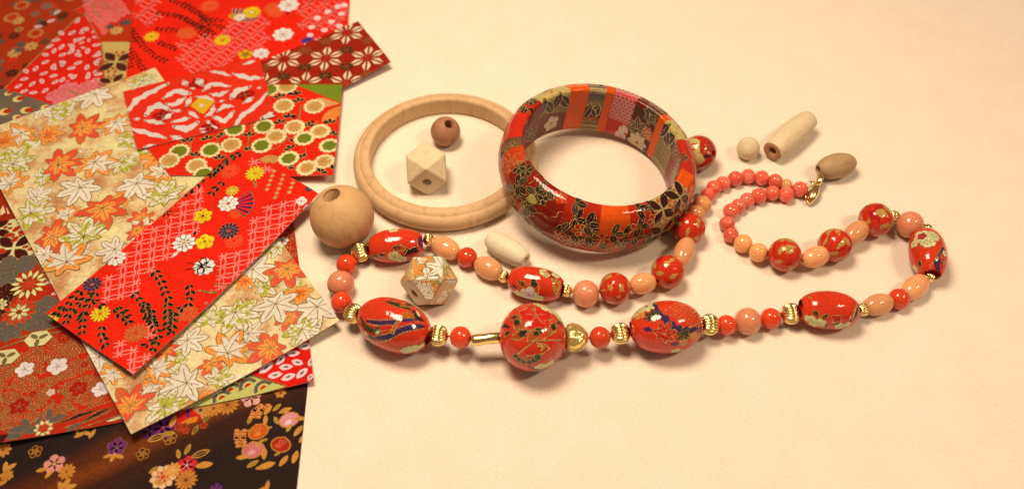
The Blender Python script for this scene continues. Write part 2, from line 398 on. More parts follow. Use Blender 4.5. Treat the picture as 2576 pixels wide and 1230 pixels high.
def fan(pr, px, r, rot, col, stripe, spread=1.9, n=7, gold=True):
    x, y = pr.sf.spot(px); pr.begin(x, y, r*mpp(*px), rot, 3)
    arc = [pol(1, PI/2-spread/2+spread*i/12) for i in range(13)]; arc2 = [pol(.28, PI/2+spread/2-spread*i/6) for i in range(7)]
    pr.fill(arc+arc2, col)
    for i in range(n):
        a = PI/2-spread/2+spread*(i+.5)/n; d = spread/n*.27
        pr.fill([pol(.35, a-d), pol(.98, a-d), pol(.98, a+d), pol(.35, a+d)], stripe, 1)
    if gold: pr.stroke(arc+arc2, .035, GLD, 2, 1, True)
def shibori(pr, poly, sp, col=P(240, 150, 150), r=.38, dotc=None):
    xs = [p[0] for p in poly]; ys = [p[1] for p in poly]
    pts = [pr.sf.spot(p) for p in poly]; cx = sum(p[0] for p in pts)/len(pts); cy = sum(p[1] for p in pts)/len(pts)
    pr.begin(cx, cy, 1, 0, 2, max(math.hypot(p[0]-cx, p[1]-cy) for p in pts)*.8); pr.world()
    y = min(ys); j = 0
    while y < max(ys):
        x = min(xs)+(j % 2)*sp/2
        while x < max(xs):
            q = (x+rnd.uniform(-.1, .1)*sp, y+rnd.uniform(-.1, .1)*sp)
            if inside(q, poly):
                w = pr.sf.spot(q); k = sp*mpp(*q)*r; pr.stroke(ell(w[0], w[1], k, k, 0, 8), k*.75, col, 0, 0, True)
                if dotc: pr.fill(ell(w[0], w[1], k*.3, k*.3, 0, 5), dotc, 1)
            x += sp
        y += sp*.72; j += 1
# ------------------------------------------------------------------ the table
def table():
    m, nt, b = mat('cream_table_paper')
    tc = N(nt, 'ShaderNodeTexCoord'); mp = N(nt, 'ShaderNodeMapping'); mp.inputs['Scale'].default_value = (.45, 1.0, 1.0); nt.links.new(tc.outputs['Object'], mp.inputs[0])
    n1 = noise(nt, 1400, 3, .6, vec=mp.outputs[0]); n2 = noise(nt, 60, 4, .6); n3 = noise(nt, 1000, 2, .5, vec=mp.outputs[0]); n4 = noise(nt, 9, 2)
    r1 = ramp(nt, n1.outputs[0], [(.28, g3(.88)), (.6, g3(1))]); r2 = ramp(nt, n2.outputs[0], [(.3, (.955, .945, .93)), (.7, g3(1.0))])
    r3 = ramp(nt, n3.outputs[0], [(.69, g3(1)), (.77, (.80, .74, .66))]); r4 = ramp(nt, n4.outputs[0], [(.3, (.985, .975, .95)), (.7, g3(1))])
    base = N(nt, 'ShaderNodeRGB'); base.outputs[0].default_value = (.82, .74, .605, 1)
    c = mul(nt, mul(nt, mul(nt, mul(nt, base.outputs[0], r1.outputs[0]), r2.outputs[0]), r3.outputs[0]), r4.outputs[0])
    nt.links.new(c, b.inputs['Base Color']); b.inputs['Roughness'].default_value = .8; b.inputs['Specular IOR Level'].default_value = .2
    bump(nt, n1.outputs[0], .35, .0004, b)
    X, Y0, Y1, n = .62, -.42, .62, 40
    V = [(-X+2*X*i/n, Y0+(Y1-Y0)*j/n, -.00002) for j in range(n+1) for i in range(n+1)]
    Fc = [(j*(n+1)+i, j*(n+1)+i+1, (j+1)*(n+1)+i+1, (j+1)*(n+1)+i) for j in range(n) for i in range(n)]
    o = link('tabletop', mesh('tabletop', V, Fc, m, False)); tag(o, 'cream textured paper covering the tabletop', 'tabletop', kind='structure')
table()
# ------------------------------------------------------------------ washi sheets
def sheet(corners, z0, base, draw, label, name='washi_sheet', mats=None, base_mi=0, lift=None, group='washi paper sheets', wob=.0003, notch=None):
    sf = Flat(z0, lift); q = [sf.spot(p) for p in corners]
    ar = sum(q[i-1][0]*q[i][1]-q[i][0]*q[i-1][1] for i in range(len(q)))
    if ar < 0: q.reverse()
    pr = Printer(sf, mats or [M_INK, M_GOLD, M_INK, M_GRN, M_FIRE, M_MAPLE], clip=q); pr.base = P(214, 190, 160)
    pr.T_ = (0, 0, 1, 0, 0, 1)
    for t in geometry.tessellate_polygon([[Vector((x, y, 0)) for x, y in q]]): pr.tri(q[t[0]], q[t[1]], q[t[2]], 0, base, base_mi)
    draw(pr)
    per = []
    for i in range(len(q)):
        a, b = q[i], q[(i+1) % len(q)]; m = max(2, int(math.hypot(b[0]-a[0], b[1]-a[1])/.004))
        per += [(a[0]+(b[0]-a[0])*t/m, a[1]+(b[1]-a[1])*t/m, 0) for t in range(m)]
    T = sf.map(np.array(per)); B = T.copy(); B[:, 2] -= .00022; n = len(per)
    fs = [((i+1) % n, i, n+i, n+(i+1) % n) for i in range(n)]
    me = pr.build(name, np.concatenate([T, B]), fs, 2)
    o = link(name, me); tag(o, label, 'paper', group); return pr
RED = P(240, 46, 22); RST = P(196, 62, 26); GRY = P(106, 100, 90); DKB = P(70, 28, 20); PNK = P(240, 160, 160)
def scatter(pr, poly, n, f):
    xs = [p[0] for p in poly]; ys = [p[1] for p in poly]; k = 0
    for _ in range(n*6):
        p = (rnd.uniform(min(xs), max(xs)), rnd.uniform(min(ys), max(ys)))
        if inside(p, poly): f(p); k += 1
        if k >= n: break
def quatre(pr, px, r, col=DKB, rot=0, oval=P(196, 56, 26)):       # four dark pointed petals with small red ovals between
    x, y = pr.sf.spot(px); pr.begin(x, y, r*mpp(*px), rot, 3)
    for i in range(4):
        a = PI/4+i*PI/2; v = vesica(pol(.1, a), pol(1, a), .24, 7, .8); pr.fill(v, col); pr.stroke(v, .04, GLD, 1, 1, True)
        for rr, da in ((.5, .0), (.75, -.22), (.75, .22)): 
            e = ell(*pol(rr, a+PI/4+da), .13, .08, a+PI/4, 8); pr.fill(e, oval, 0); pr.stroke(e, .03, GLD, 1, 1, True)
def petals6(pr, px, r, rot=0, n=6):
    for i in range(n):
        a = 2*PI*i/n+rot; drop(pr, (px[0]+r*math.cos(a), px[1]-r*.75*math.sin(a)), r*.43, math.degrees(a)+rnd.uniform(-15, 15))
def curl(*cs):                                               # corners that rise: (px, height, reach)
    q = [(at(x, y), h, L) for x, y, h, L in cs]
    return lambda x, y: sum(h*np.clip(1-np.sqrt((x-p.x)**2+(y-p.y)**2)/L, 0, 1)**2 for p, h, L in q)
# --- dark silk-like sheet at the bottom
def d_black(pr):
    AU = P(206, 138, 66); GLF = P(150, 130, 40)
    def leaf(c, r, a, col=None, gl=1):
        x, y = pr.sf.spot(c); pr.begin(x, y, r*.88*mpp(*c), a, 3, .6); v = vesica((-1, 0), (1, 0), .36, 7)
        pr.fill(v, AU if col is None else col); 
        if gl: pr.stroke(v, .12, P(222, 160, 80), 1, 0, True); pr.stroke([(-.8, 0), (.8, 0)], .08, P(222, 160, 80), 1, 0)
    DK = P(60, 42, 26)
    plum(pr, c5(355, 1065), 27, P(228, 150, 140), 20, gold=False, center=P(222, 160, 90)); mum(pr, c5(435, 1115), 23, AU, 10, 0, P(150, 96, 40), False)
    for c, a in ((c5(270, 1105), 15), (c5(320, 1130), 60)): leaf(c, 15, a)
    for c in (c5(230, 985), c5(930, 1000), c5(1108, 900)):
        plum(pr, c, 17, P(64, 44, 30), 10, gold=False, center=AU); x, y = pr.sf.spot(c); k = 17*mpp(*c)
        for i in range(5): a = 2*PI*i/5+PI/2+.17; pr.stroke(ell(*pol(.56, a), .44, .42, a, 9), .11, AU, 2, 0, True)
    mum(pr, c5(20, 975), 22, AU, 9, 10, P(120, 70, 30), False)
    plum(pr, c5(762, 955), 25, P(112, 52, 112), 5, gold=True); leaf(c5(735, 1022), 15, 80); leaf(c5(775, 1015), 15, -20); leaf(c5(700, 1015), 12, 20)
    plum(pr, c5(1050, 815), 32, P(120, 46, 120), 35, gold=False, center=P(180, 90, 150)); plum(pr, c5(985, 850), 26, P(104, 40, 96), 0, gold=False)
    for c, a, r in ((c5(520, 875), 30, 16), (c5(565, 865), -20, 14), (c5(600, 870), 70, 15), (c5(505, 855), 100, 9), (c5(35, 1085), 100, 17), (c5(70, 1085), 40, 17), (c5(15, 1140), 10, 14), (c5(55, 1145), -10, 15), (c5(10, 1190), 30, 16)): leaf(c, r, a)
    mum(pr, c5(45, 1140), 17, AU, 8, 0, None, False)
    for c, a in ((c5(430, 1195), 70), (c5(400, 1215), 130), (c5(455, 1215), 20)): leaf(c, 19, a)
    mum(pr, c6(85, 1150), 34, P(240, 190, 140), 9, 0, P(206, 80, 40), False, P(232, 150, 100), 1.3); plum(pr, c6(240, 1075), 27, P(206, 52, 60), 0, gold=False, center=P(236, 160, 150))
    mum(pr, c6(235, 1170), 30, AU, 14, 0, P(120, 70, 30), False, P(196, 130, 60)); mum(pr, c6(150, 1105), 22, P(226, 160, 90), 10, 0, None, False)
    for c, a, r, g in ((c6(185, 1000), 110, 15, GLF), (c6(245, 970), 75, 17, GLF), (c6(330, 1000), 25, 26, DK), (c6(352, 1072), 10, 24, AU), (c6(20, 1105), 50, 14, GLF), (c6(60, 1190), 0, 15, AU)): leaf(c, r, a, g)
    mum(pr, c6(505, 680), 30, AU, 14, 0, P(130, 80, 30), False, P(190, 124, 56)); mum(pr, c6(330, 715), 29, P(206, 150, 90), 16, 0, P(90, 60, 70), False)
    mum(pr, c6(415, 705), 24, AU, 12, 0, None, False)
    pxpoly(pr, [c6(170, 760), c6(200, 700), c6(260, 700), c6(330, 750), c6(320, 790), c6(230, 810), c6(180, 800)], P(208, 46, 40)); pxpoly(pr, [c6(200, 800), c6(250, 770), c6(315, 755), c6(300, 790), c6(230, 812)], P(228, 140, 40)); pxpoly(pr, [c6(236, 715), c6(260, 710), c6(256, 765), c6(240, 760)], P(90, 50, 120))
    plum(pr, c6(85, 830), 34, P(108, 46, 112), 0, gold=False, center=P(170, 80, 120)); 
    for c, a, r, g in ((c6(150, 790), 80, 20, AU), (c6(45, 895), 25, 26, DK), (c6(295, 845), 70, 16, DK), (c6(120, 870), 10, 18, GLF), (c6(370, 770), 60, 14, DK)): leaf(c, r, a, g)
    for c in (c6(205, 838), c6(235, 850), c6(350, 815), c6(185, 825), c6(225, 820)): plum(pr, c, 10, P(196, 60, 30), 0, gold=True)
    plum(pr, c6(660, 635), 27, P(232, 166, 150), 18, gold=False, center=P(222, 150, 110)); mum(pr, c6(850, 605), 15, AU, 6, 0, DK, False)
    # fruit and leaf wreath at the right
    for c, r, col, hi in ((c6(907, 778), 22, P(226, 150, 150), P(240, 196, 190)), (c6(672, 975), 24, P(214, 120, 120), P(232, 160, 150)), (c6(706, 855), 22, P(206, 96, 34), P(226, 130, 60)), (c6(852, 940), 22, P(176, 50, 30), P(206, 90, 50))):
        x, y = pr.sf.spot(c); pr.begin(x, y, r*mpp(*c), rnd.uniform(-30, 30), 3); e = ell(0, 0, 1.08, .86, 0, 14); e[3] = (0, .95)
        pr.fill([(a*1.14, b*1.14) for a, b in e], AU); pr.fill(e, col, 1)
        for t in (-.4, 0, .4): pr.stroke([(t, .7), (t*.6, .05)], .13, P(230, 180, 120), 2, 0, taper=True)
        pr.fill(ell(-.2, -.25, .45, .28), hi, 2)
    for c, a, r, g in ((c6(650, 775), 80, 15, GLF), (c6(768, 715), 60, 17, AU), (c6(880, 717), 25, 19, AU), (c6(826, 698), 50, 15, GLF), (c6(752, 780), 95, 16, AU), (c6(822, 782), -60, 14, GLF), (c6(965, 850), 60, 19, AU), (c6(870, 1045), 60, 19, AU),
                       (c6(745, 1000), 95, 18, AU), (c6(760, 1075), 20, 24, AU), (c6(668, 1065), 35, 18, GLF), (c6(600, 1022), 5, 17, AU), (c6(712, 935), 70, 14, AU), (c6(640, 850), 0, 9, GLF), (c6(775, 830), 10, 9, GLF), (c6(745, 910), 20, 10, GLF), (c6(975, 770), 0, 17, AU), (c6(905, 830), 70, 14, AU), (c6(945, 1020), 80, 20, AU), (c6(985, 905), 70, 12, AU), (c6(830, 1000), 30, 10, GLF), (c6(720, 1090), 10, 14, AU)): leaf(c, r, a, g)
    for tw in ([c6(680, 770), c6(700, 720), c6(745, 685)], [c6(600, 960), c6(585, 900), c6(590, 850)]):
        pts = [pr.sf.spot(p) for p in tw]; pr.begin(*pts[1], 1, 0, 2, .006); pr.world(); pr.stroke(pts, .0006, AU, 0, 0)
        for a, b in zip(tw, tw[1:]):
            for t in (.2, .6, 1):
                for sx in (-9, 9):
                    q = pr.sf.spot((a[0]+(b[0]-a[0])*t+sx, a[1]+(b[1]-a[1])*t)); pr.fill(ell(*q, .0010, .0008, 0, 8), P(222, 140, 80), 1)
    plum(pr, c6(430, 1228), 16, P(110, 50, 120), 0, gold=False); leaf(c6(765, 1205), 15, 90); leaf(c6(740, 1228), 15, 20)
sheet([(-160, 1000), (776, 955), (745, 1245), (-160, 1300)], .00035, P(40, 34, 30), d_black, 'dark navy washi sheet with gold flowers and fruit, lowest at bottom left', mats=[M_DRK, M_GOLD, M_INK, M_GRN, M_FIRE, M_BLK], base_mi=5)
for i_, (yy, x0) in enumerate(((1100, 772), (1022, 780))): pass
# --- patchwork sheets
def waves(pr, poly, sp, rmax, col=(1, 1, 1), w=.00034):
    xs = [p[0] for p in poly]; ys = [p[1] for p in poly]
    pts = [pr.sf.spot(p) for p in poly]; cx = sum(p[0] for p in pts)/len(pts); cy = sum(p[1] for p in pts)/len(pts)
    pr.begin(cx, cy, 1, 0, 2, max(math.hypot(p[0]-cx, p[1]-cy) for p in pts)*.7); pr.world()
    cs = []; scatter(pr, poly, 13, lambda p: cs.append(p))
    for k, c in enumerate(cs):
        a0 = rnd.uniform(0, 6); span = 2*PI; r = sp*.6
        while r < rmax:
            seg = []
            for t in range(25):
                a = a0+span*t/24; q = (c[0]+r*math.cos(a), c[1]+.8*r*math.sin(a))
                if inside(q, poly) and min(range(len(cs)), key=lambda i: (cs[i][0]-q[0])**2+1.5*(cs[i][1]-q[1])**2) == k: seg.append(pr.sf.spot(q))
                else:
                    if len(seg) > 1: pr.stroke(seg, w, col, 0, 1)
                    seg = []
            if len(seg) > 1: pr.stroke(seg, w, col, 0, 1)
            r += sp
def goldline(pr, pxs, w=.0005):
    pts = [pr.sf.spot(p) for p in pxs]; cx = sum(p[0] for p in pts)/len(pts); cy = sum(p[1] for p in pts)/len(pts)
    pr.begin(cx, cy, 1, 0, 1, max(math.hypot(p[0]-cx, p[1]-cy) for p in pts)*.6); pr.world(); pr.stroke(pts, w, GLD, 0, 1)
def cloud(pr, px, r, col=GRY, n=7):
    x, y = pr.sf.spot(px); pr.begin(x, y, r*mpp(*px), rnd.uniform(0, 360), 3); pts = []
    for i in range(n*6):
        a = 2*PI*i/(n*6); pts.append(pol(.8+.2*abs(math.sin(n*a/2)), a))
    pr.fill(pts, col); pr.stroke(pts, .035, GLD, 1, 1, True)
    for i in range(n): a = 2*PI*(i+.5)/n; pr.stroke([pol(.25, a), pol(.55, a+.1), pol(.75, a)], .03, GLD, 1, 1)
def d_patch_low(pr):
    pxpoly(pr, [c5(-60, 330), c5(540, 260), c5(760, 700), c5(-60, 870)], P(206, 48, 20))
    waves(pr, [c5(-10, 420), c5(330, 240), c5(540, 250), c5(740, 640), c5(620, 700), c5(-10, 860)], 7.5, 120, w=.00055)
    pxpoly(pr, [c3(-40, 480), c3(125, 470), c3(262, 745), c3(-40, 800)], CRM, gold=.0006)
    quatre(pr, c3(95, 690), 58, rot=8); quatre(pr, c3(-30, 560), 46, rot=20)
    for c, a in ((c3(115, 555), 60), (c3(65, 598), 20), (c3(105, 628), 60), (c3(155, 582), -20), (c3(15, 715), 10)):
        x, y = pr.sf.spot(c); pr.begin(x, y, 11*mpp(*c), a, 2); pr.fill(ell(0, 0, 1, .62), P(196, 56, 26)); pr.stroke(ell(0, 0, 1, .62), .09, GLD, 1, 1, True)
    pxpoly(pr, [c3(-30, 250), c3(10, 260), c3(125, 480), c3(-30, 510)], P(160, 52, 24)); pxpoly(pr, [c3(0, 430), c3(22, 390), c3(40, 440), c3(5, 462)], P(238, 200, 150)); pxpoly(pr, [c3(45, 400), c3(70, 450), c3(52, 450)], P(238, 200, 150))
    pxpoly(pr, [c3(-40, 800), c3(250, 745), c3(320, 900), c3(430, 1070), c3(380, 1180), c3(300, 1240), c3(-40, 1330)], P(186, 50, 22))
    for c, r in ((c3(60, 850), 34), (c3(180, 800), 30), (c3(20, 930), 36), (c3(330, 1100), 36), (c3(300, 1190), 36), (c3(230, 1200), 34), (c5(60, 190), 40), (c5(260, 110), 34), (c3(60, 790), 22)): cloud(pr, c, r)
    cloud(pr, c3(40, 1010), 34, DKB); cloud(pr, c3(-10, 1120), 30, DKB)
    mum(pr, c3(205, 945), 46, P(232, 214, 146), 14, 0, P(220, 60, 30), True, P(206, 60, 30), .85); mum(pr, c3(135, 1140), 44, P(214, 56, 30), 13, 0, P(150, 60, 30), True, CRM, .85); mum(pr, c3(0, 1090), 20, CRM, 8, 0)
    goldline(pr, [c3(230, 730), c3(420, 1060)], .0008); pxpoly(pr, [c3(300, 830), c3(330, 830), c3(430, 1040), c3(400, 1060)], P(216, 50, 40))
    for c in (c3(345, 930), c3(385, 1010)): drop(pr, c, 9, 20)
    goldline(pr, [c5(120, 250), c5(260, 205), c5(430, 160)], .0008); goldline(pr, [c5(-10, 320), c5(160, 260), c5(320, 220), c5(480, 190)], .0006)
    for c in (c5(250, 252), c5(40, 372)):
        x, y = pr.sf.spot(c); pr.begin(x, y, 32*mpp(*c), 10, 3); h = [pol(1.1, i*PI/3) for i in range(6)]; h = [(a, b*.75) for a, b in h]; pr.fill(h, CRM); pr.stroke(h, .05, GLD, 1, 1, True)
        for a in (.4, 2.5, 4.6): e = ell(*pol(.4, a), .34, .17, a); pr.fill(e, P(120, 112, 78), 1); pr.stroke(e, .04, GLD, 2, 1, True)
    for c, r, col in ((c5(162, 450), 24, P(240, 214, 200)), (c5(375, 430), 26, P(240, 214, 200)), (c5(655, 580), 22, P(240, 214, 200)), (c5(332, 600), 11, P(236, 190, 170)), (c5(512, 575), 24, P(176, 34, 18)), (c5(125, 690), 25, P(172, 34, 18)), (c5(425, 235), 22, P(180, 40, 20)), (c5(215, 610), 10, P(172, 34, 18)), (c5(550, 420), 10, P(176, 34, 18)), (c5(640, 470), 14, P(176, 34, 18))): plum(pr, c, r, col, rnd.uniform(0, 70), gold=True)
    for a, b in (((370, 805), (660, 705)), ((520, 800), (745, 690))): pxpoly(pr, [c5(*a), c5((a[0]+b[0])/2, (a[1]+b[1])/2-18), c5(*b), c5((a[0]+b[0])/2, (a[1]+b[1])/2+10)], DKB, gold=.0003)
    for pl in ([c5(330, 780), c5(500, 730), c5(740, 650)], [c5(420, 830), c5(600, 780), c5(760, 700)], [c5(300, 815), c5(450, 770)], [c5(500, 840), c5(680, 780), c5(800, 740)]): goldline(pr, pl, .00045)
    for c, a, r in ((c5(130, 840), 15, 32), (c5(80, 885), 10, 26), (c5(170, 800), -40, 20), (c5(320, 750), 100, 22), (c5(370, 770), 30, 26), (c5(250, 790), 70, 18), (c5(480, 825), 40, 20), (c5(210, 850), 20, 22)):
        x, y = pr.sf.spot(c); pr.begin(x, y, r*mpp(*c), a, 2); v = vesica((-1, 0), (1, 0), .36, 7); pr.fill(v, GRY); pr.stroke(v, .05, GLD, 1, 1, True)
    mum(pr, c5(285, 835), 24, CRM, 9, 0, P(200, 60, 30), True, P(200, 60, 30)); pxpoly(pr, [c5(-20, 880), c5(60, 870), c5(20, 920), c5(-20, 930)], DKB); pxpoly(pr, [c5(690, 790), c5(800, 745), c5(815, 765), c5(720, 790)], CRM)
    # right end that shows beyond the maple sheet
    pxpoly(pr, [c6(560, 480), c6(1030, 200), c6(1090, 540), c6(885, 565)], P(232, 34, 26))
    for c, a, r in (((757, 440), 50, 22), ((852, 388), 65, 18), ((932, 347), 0, 18), ((1012, 300), 10, 20), ((960, 405), -20, 17), ((885, 435), 0, 18), ((815, 488), 10, 19), ((900, 500), 20, 19), ((990, 475), 50, 19), ((1050, 400), 80, 15), ((870, 330), 20, 10), ((1045, 500), 60, 12), ((820, 355), 30, 13)): drop(pr, c6(*c), r, a, P(242, 206, 196))
    pxpoly(pr, [c6(180, 720), c6(460, 545), c6(600, 475), c6(890, 560), c6(620, 640)], P(206, 196, 120), gold=.0007)
    for i, c in enumerate(((530, 590), (640, 560), (740, 575), (470, 640), (590, 530))):
        x, y = pr.sf.spot(c6(*c)); pr.begin(x, y, 24*mpp(*c6(*c)), 20, 3, .7)
        for rr, col in ((1, GRY), (.62, P(206, 196, 120)), (.34, P(206, 40, 26))): e = [pol(rr, PI*t/10+.3) for t in range(11)]; pr.fill(e, col, 0 if rr == 1 else 1 if rr > .5 else 2); pr.stroke(e, .05, GLD, 2, 1)
    maple(pr, c6(430, 600), 19, 'W', 20); goldline(pr, [c6(600, 470), c6(890, 560)], .0008)
    pxpoly(pr, [c4(900, 520), c4(1010, 500), c4(1050, 800), c4(960, 800)], P(206, 48, 26)); waves(pr, [c4(920, 520), c4(1010, 520), c4(1040, 780), c4(960, 760)], 7, 60, w=.0005); plum(pr, c4(935, 640), 14, P(240, 214, 200), 0)
sheet([(-130, 1141), (789, 957), (776, 845), (738, 560), (-130, 430)], .0010, P(190, 52, 24), d_patch_low, 'rust red patchwork washi with gold waves, grey clouds and cream flowers at lower left', lift=curl((789, 957, .0022, .03), (-20, 1120, .003, .06)))
def d_patch_top(pr):
    rust = P(188, 62, 26)
    def f(p):
        t = rnd.random(); r = rnd.uniform(9, 17)
        col = rnd.choice([P(190, 140, 84), P(120, 84, 56), P(90, 50, 30), P(214, 60, 30), P(130, 110, 90), P(206, 160, 96)])
        if t < .45: mum(pr, p, r*1.2, col, 8, rnd.uniform(0, 90), P(180, 60, 30), False)
        elif t < .75: plum(pr, p, r, col, rnd.uniform(0, 70), gold=False, center=P(150, 80, 40))
        else: maple(pr, p, r*1.2, 'N', gold=0)
    scatter(pr, [(-20, -10), (190, -10), (130, 110), (20, 220), (-20, 300)], 46, f)
    scatter(pr, [(255, 0), (340, 0), (335, 120), (255, 110)], 16, f)
    for c in ((55, 15), (30, 45), (90, 85)): mum(pr, c, 22, P(206, 130, 80), 12, 0, P(200, 60, 40), False, P(190, 60, 30))
    pxpoly(pr, [c1(30, 628), c1(540, 130), c1(600, 110), c1(715, 300), c1(745, 640), c1(385, 748)], P(226, 44, 28), gold=.0007)
    for c, r in (((470, 285), 27), ((380, 415), 25), ((240, 540), 26), ((440, 510), 26), ((615, 420), 27), ((540, 330), 17), ((620, 250), 18), ((660, 540), 16)): petals6(pr, c1(*c), r, rnd.uniform(0, 1))
    for c in ((130, 610), (170, 645), (235, 655), (320, 640), (390, 580), (520, 545), (620, 535), (500, 370), (350, 330), (400, 90), (360, 150), (270, 190), (680, 320), (690, 380), (690, 430), (690, 525), (590, 210), (545, 150)): drop(pr, c1(*c), 11, rnd.uniform(0, 90))
    shibori(pr, [c1(310, 690), c1(480, 570), c1(560, 600), c1(650, 560), c1(745, 560), c1(740, 620), c1(520, 700), c1(385, 740)], 8)
    pxpoly(pr, [c1(520, 80), c1(700, -20), c1(960, -20), c1(930, 130), c1(715, 300), c1(600, 110)], P(222, 48, 30), gold=.0006)
    shibori(pr, [c1(580, -10), c1(850, -10), c1(920, 100), c1(830, 150), c1(770, 170), c1(745, 260), c1(600, 110)], 9, P(238, 140, 130))
    goldline(pr, [c1(650, 30), c1(670, 90), c1(720, 135)], .0008); goldline(pr, [c1(480, 640), c1(540, 660), c1(545, 690)], .0008); goldline(pr, [c1(720, 20), c1(760, 70)], .0008)
    pxpoly(pr, [c1(700, 280), c1(950, 120), c1(950, 330), c1(720, 330)], rust); mum(pr, c1(820, 220), 18, P(206, 160, 100), 9, 0, None, False); maple(pr, c1(880, 170), 17, 'N', gold=0); maple(pr, c1(770, 190), 13, 'N', gold=0)
    pxpoly(pr, [c1(715, 300), c1(960, 300), c1(890, 620), c1(745, 640)], P(206, 174, 108), gold=.0006); quatre(pr, c1(815, 440), 50, P(84, 42, 28), 0, P(190, 80, 40)); quatre(pr, c1(790, 590), 40, P(84, 42, 28), 20, P(190, 80, 40))
    pxpoly(pr, [c1(-40, 640), c1(30, 628), c1(400, 750), c1(300, 860), c1(-40, 960)], P(116, 106, 90))
    for c, r in (((130, 700), 14), ((35, 790), 15), ((185, 780), 15), ((320, 760), 12), ((120, 830), 12), ((60, 660), 10)):
        x, y = pr.sf.spot(c1(*c)); pr.begin(x, y, r*mpp(*c1(*c)), rnd.uniform(-30, 60), 3); pr.fill(ell(0, 0, 1, .85), P(228, 200, 130)); pr.fill(ell(.45, .1, .75, .6), P(190, 56, 28), 1)
sheet([(-170, -70), (350, -70), (330, 350), (-170, 440)], .0010, P(176, 62, 28), d_patch_top, 'blurred rust patchwork washi with red petal patch and shibori dots at top left', lift=lambda x, y: 0*x)
# --- scarlet sheet at the top
GH = P(236, 98, 52)
def d_scar_top(pr):
    e1, e2 = (19, -18), (19, 18)
    lattice(pr, [c2(0, 330), c2(200, 265), c2(370, 175), c2(660, 60), c2(690, 190), c2(600, 330), c2(420, 450), c2(380, 490), c2(60, 550)], c2(210, 370), e1, e2, P(250, 128, 118), .0006)
    lattice(pr, [c2(830, 110), c2(890, -20), c2(1230, -20), c2(1210, 110), c2(1100, 210), c2(900, 215)], c2(1000, 80), e1, e2, P(250, 128, 118), .0006)
    lattice(pr, [c1(945, -20), c1(1140, -20), c1(1090, 140), c1(1040, 205), c1(945, 160)], c1(1040, 60), e1, e2, P(250, 128, 118), .0006)
    for c in ((245, 45), (710, 85), (75, 235), (690, 60)): mum(pr, c2(*c), 26, GH, 14, 0, None, False)
    mum(pr, c1(1330, 240), 24, GH, 14, 0, None, False)
    fan(pr, c2(400, 170), 62, -32, P(236, 150, 90), P(70, 60, 120), 1.5, 8, False)
    for c, r, ce in (((540, 90), 24, P(240, 220, 200)), ((335, 285), 22, P(214, 60, 30))): mum(pr, c2(*c), r, P(240, 196, 40), 16, 0, ce, False, None, 1.3)
    mum(pr, c1(1065, 260), 21, P(238, 184, 40), 12, 0, P(200, 90, 30), False); plum(pr, c2(495, 385), 19, P(226, 176, 40), 10, gold=False); plum(pr, c2(400, 115), 9, P(226, 176, 40), 0, gold=False)
    for c, r in (((800, 40), 24), ((760, 245), 24), ((605, 380), 19)): mum(pr, c2(*c), r*1.15, P(244, 220, 200), 8, 10, P(200, 150, 90), False, None, 1.25)
    mum(pr, c2(455, 125), 16, P(236, 216, 190), 10, 0, P(200, 130, 60), False); drop(pr, c2(795, 95), 6, 60, P(30, 24, 20), False)
    for c in ((1075, 85), (1145, 50), (1170, 100), (1000, 130), (1100, 155), (960, 195), (1050, 215), (950, 250), (1155, 185), (1190, 40)): plum(pr, c2(*c), 8.5, P(246, 214, 200), rnd.uniform(0, 60), 3, gold=False, center=P(240, 180, 160))
    K = P(58, 42, 24)
    for b in ([c2(0, 110), c2(60, 130), c2(150, 180), c2(260, 240)], [c2(60, 20), c2(130, 80), c2(220, 130), c2(330, 150)], [c2(180, 110), c2(270, 180), c2(350, 205)], [c2(150, 200), c2(220, 260)], [c2(190, 140), c2(250, 230)], [c1(920, 200), c1(1000, 320), c1(1090, 400), c1(1170, 440)], [c1(920, 340), c1(960, 420), c1(1010, 500)], [c1(1100, 95), c1(1220, 110), c1(1330, 150), c1(1400, 190)],
              [c1(1190, 0), c1(1300, 40), c1(1400, 100)], [c1(1090, 205), c1(1240, 220)], [c1(1110, 300), c1(1240, 350)], [c1(920, 220), c1(930, 300)], [c1(900, 400), c1(920, 480)]): branch(pr, b, 13, K, 1.0, False)
    pxpoly(pr, [c2(880, 300), c2(900, 275), c2(940, 262), c2(975, 268), c2(940, 310)], P(80, 60, 130))
sheet([(346, -60), (884, -60), (862, 240), (310, 260)], .0016, P(242, 46, 26), d_scar_top, 'blurred scarlet washi sheet with pink lattice and yellow flowers at the top edge')
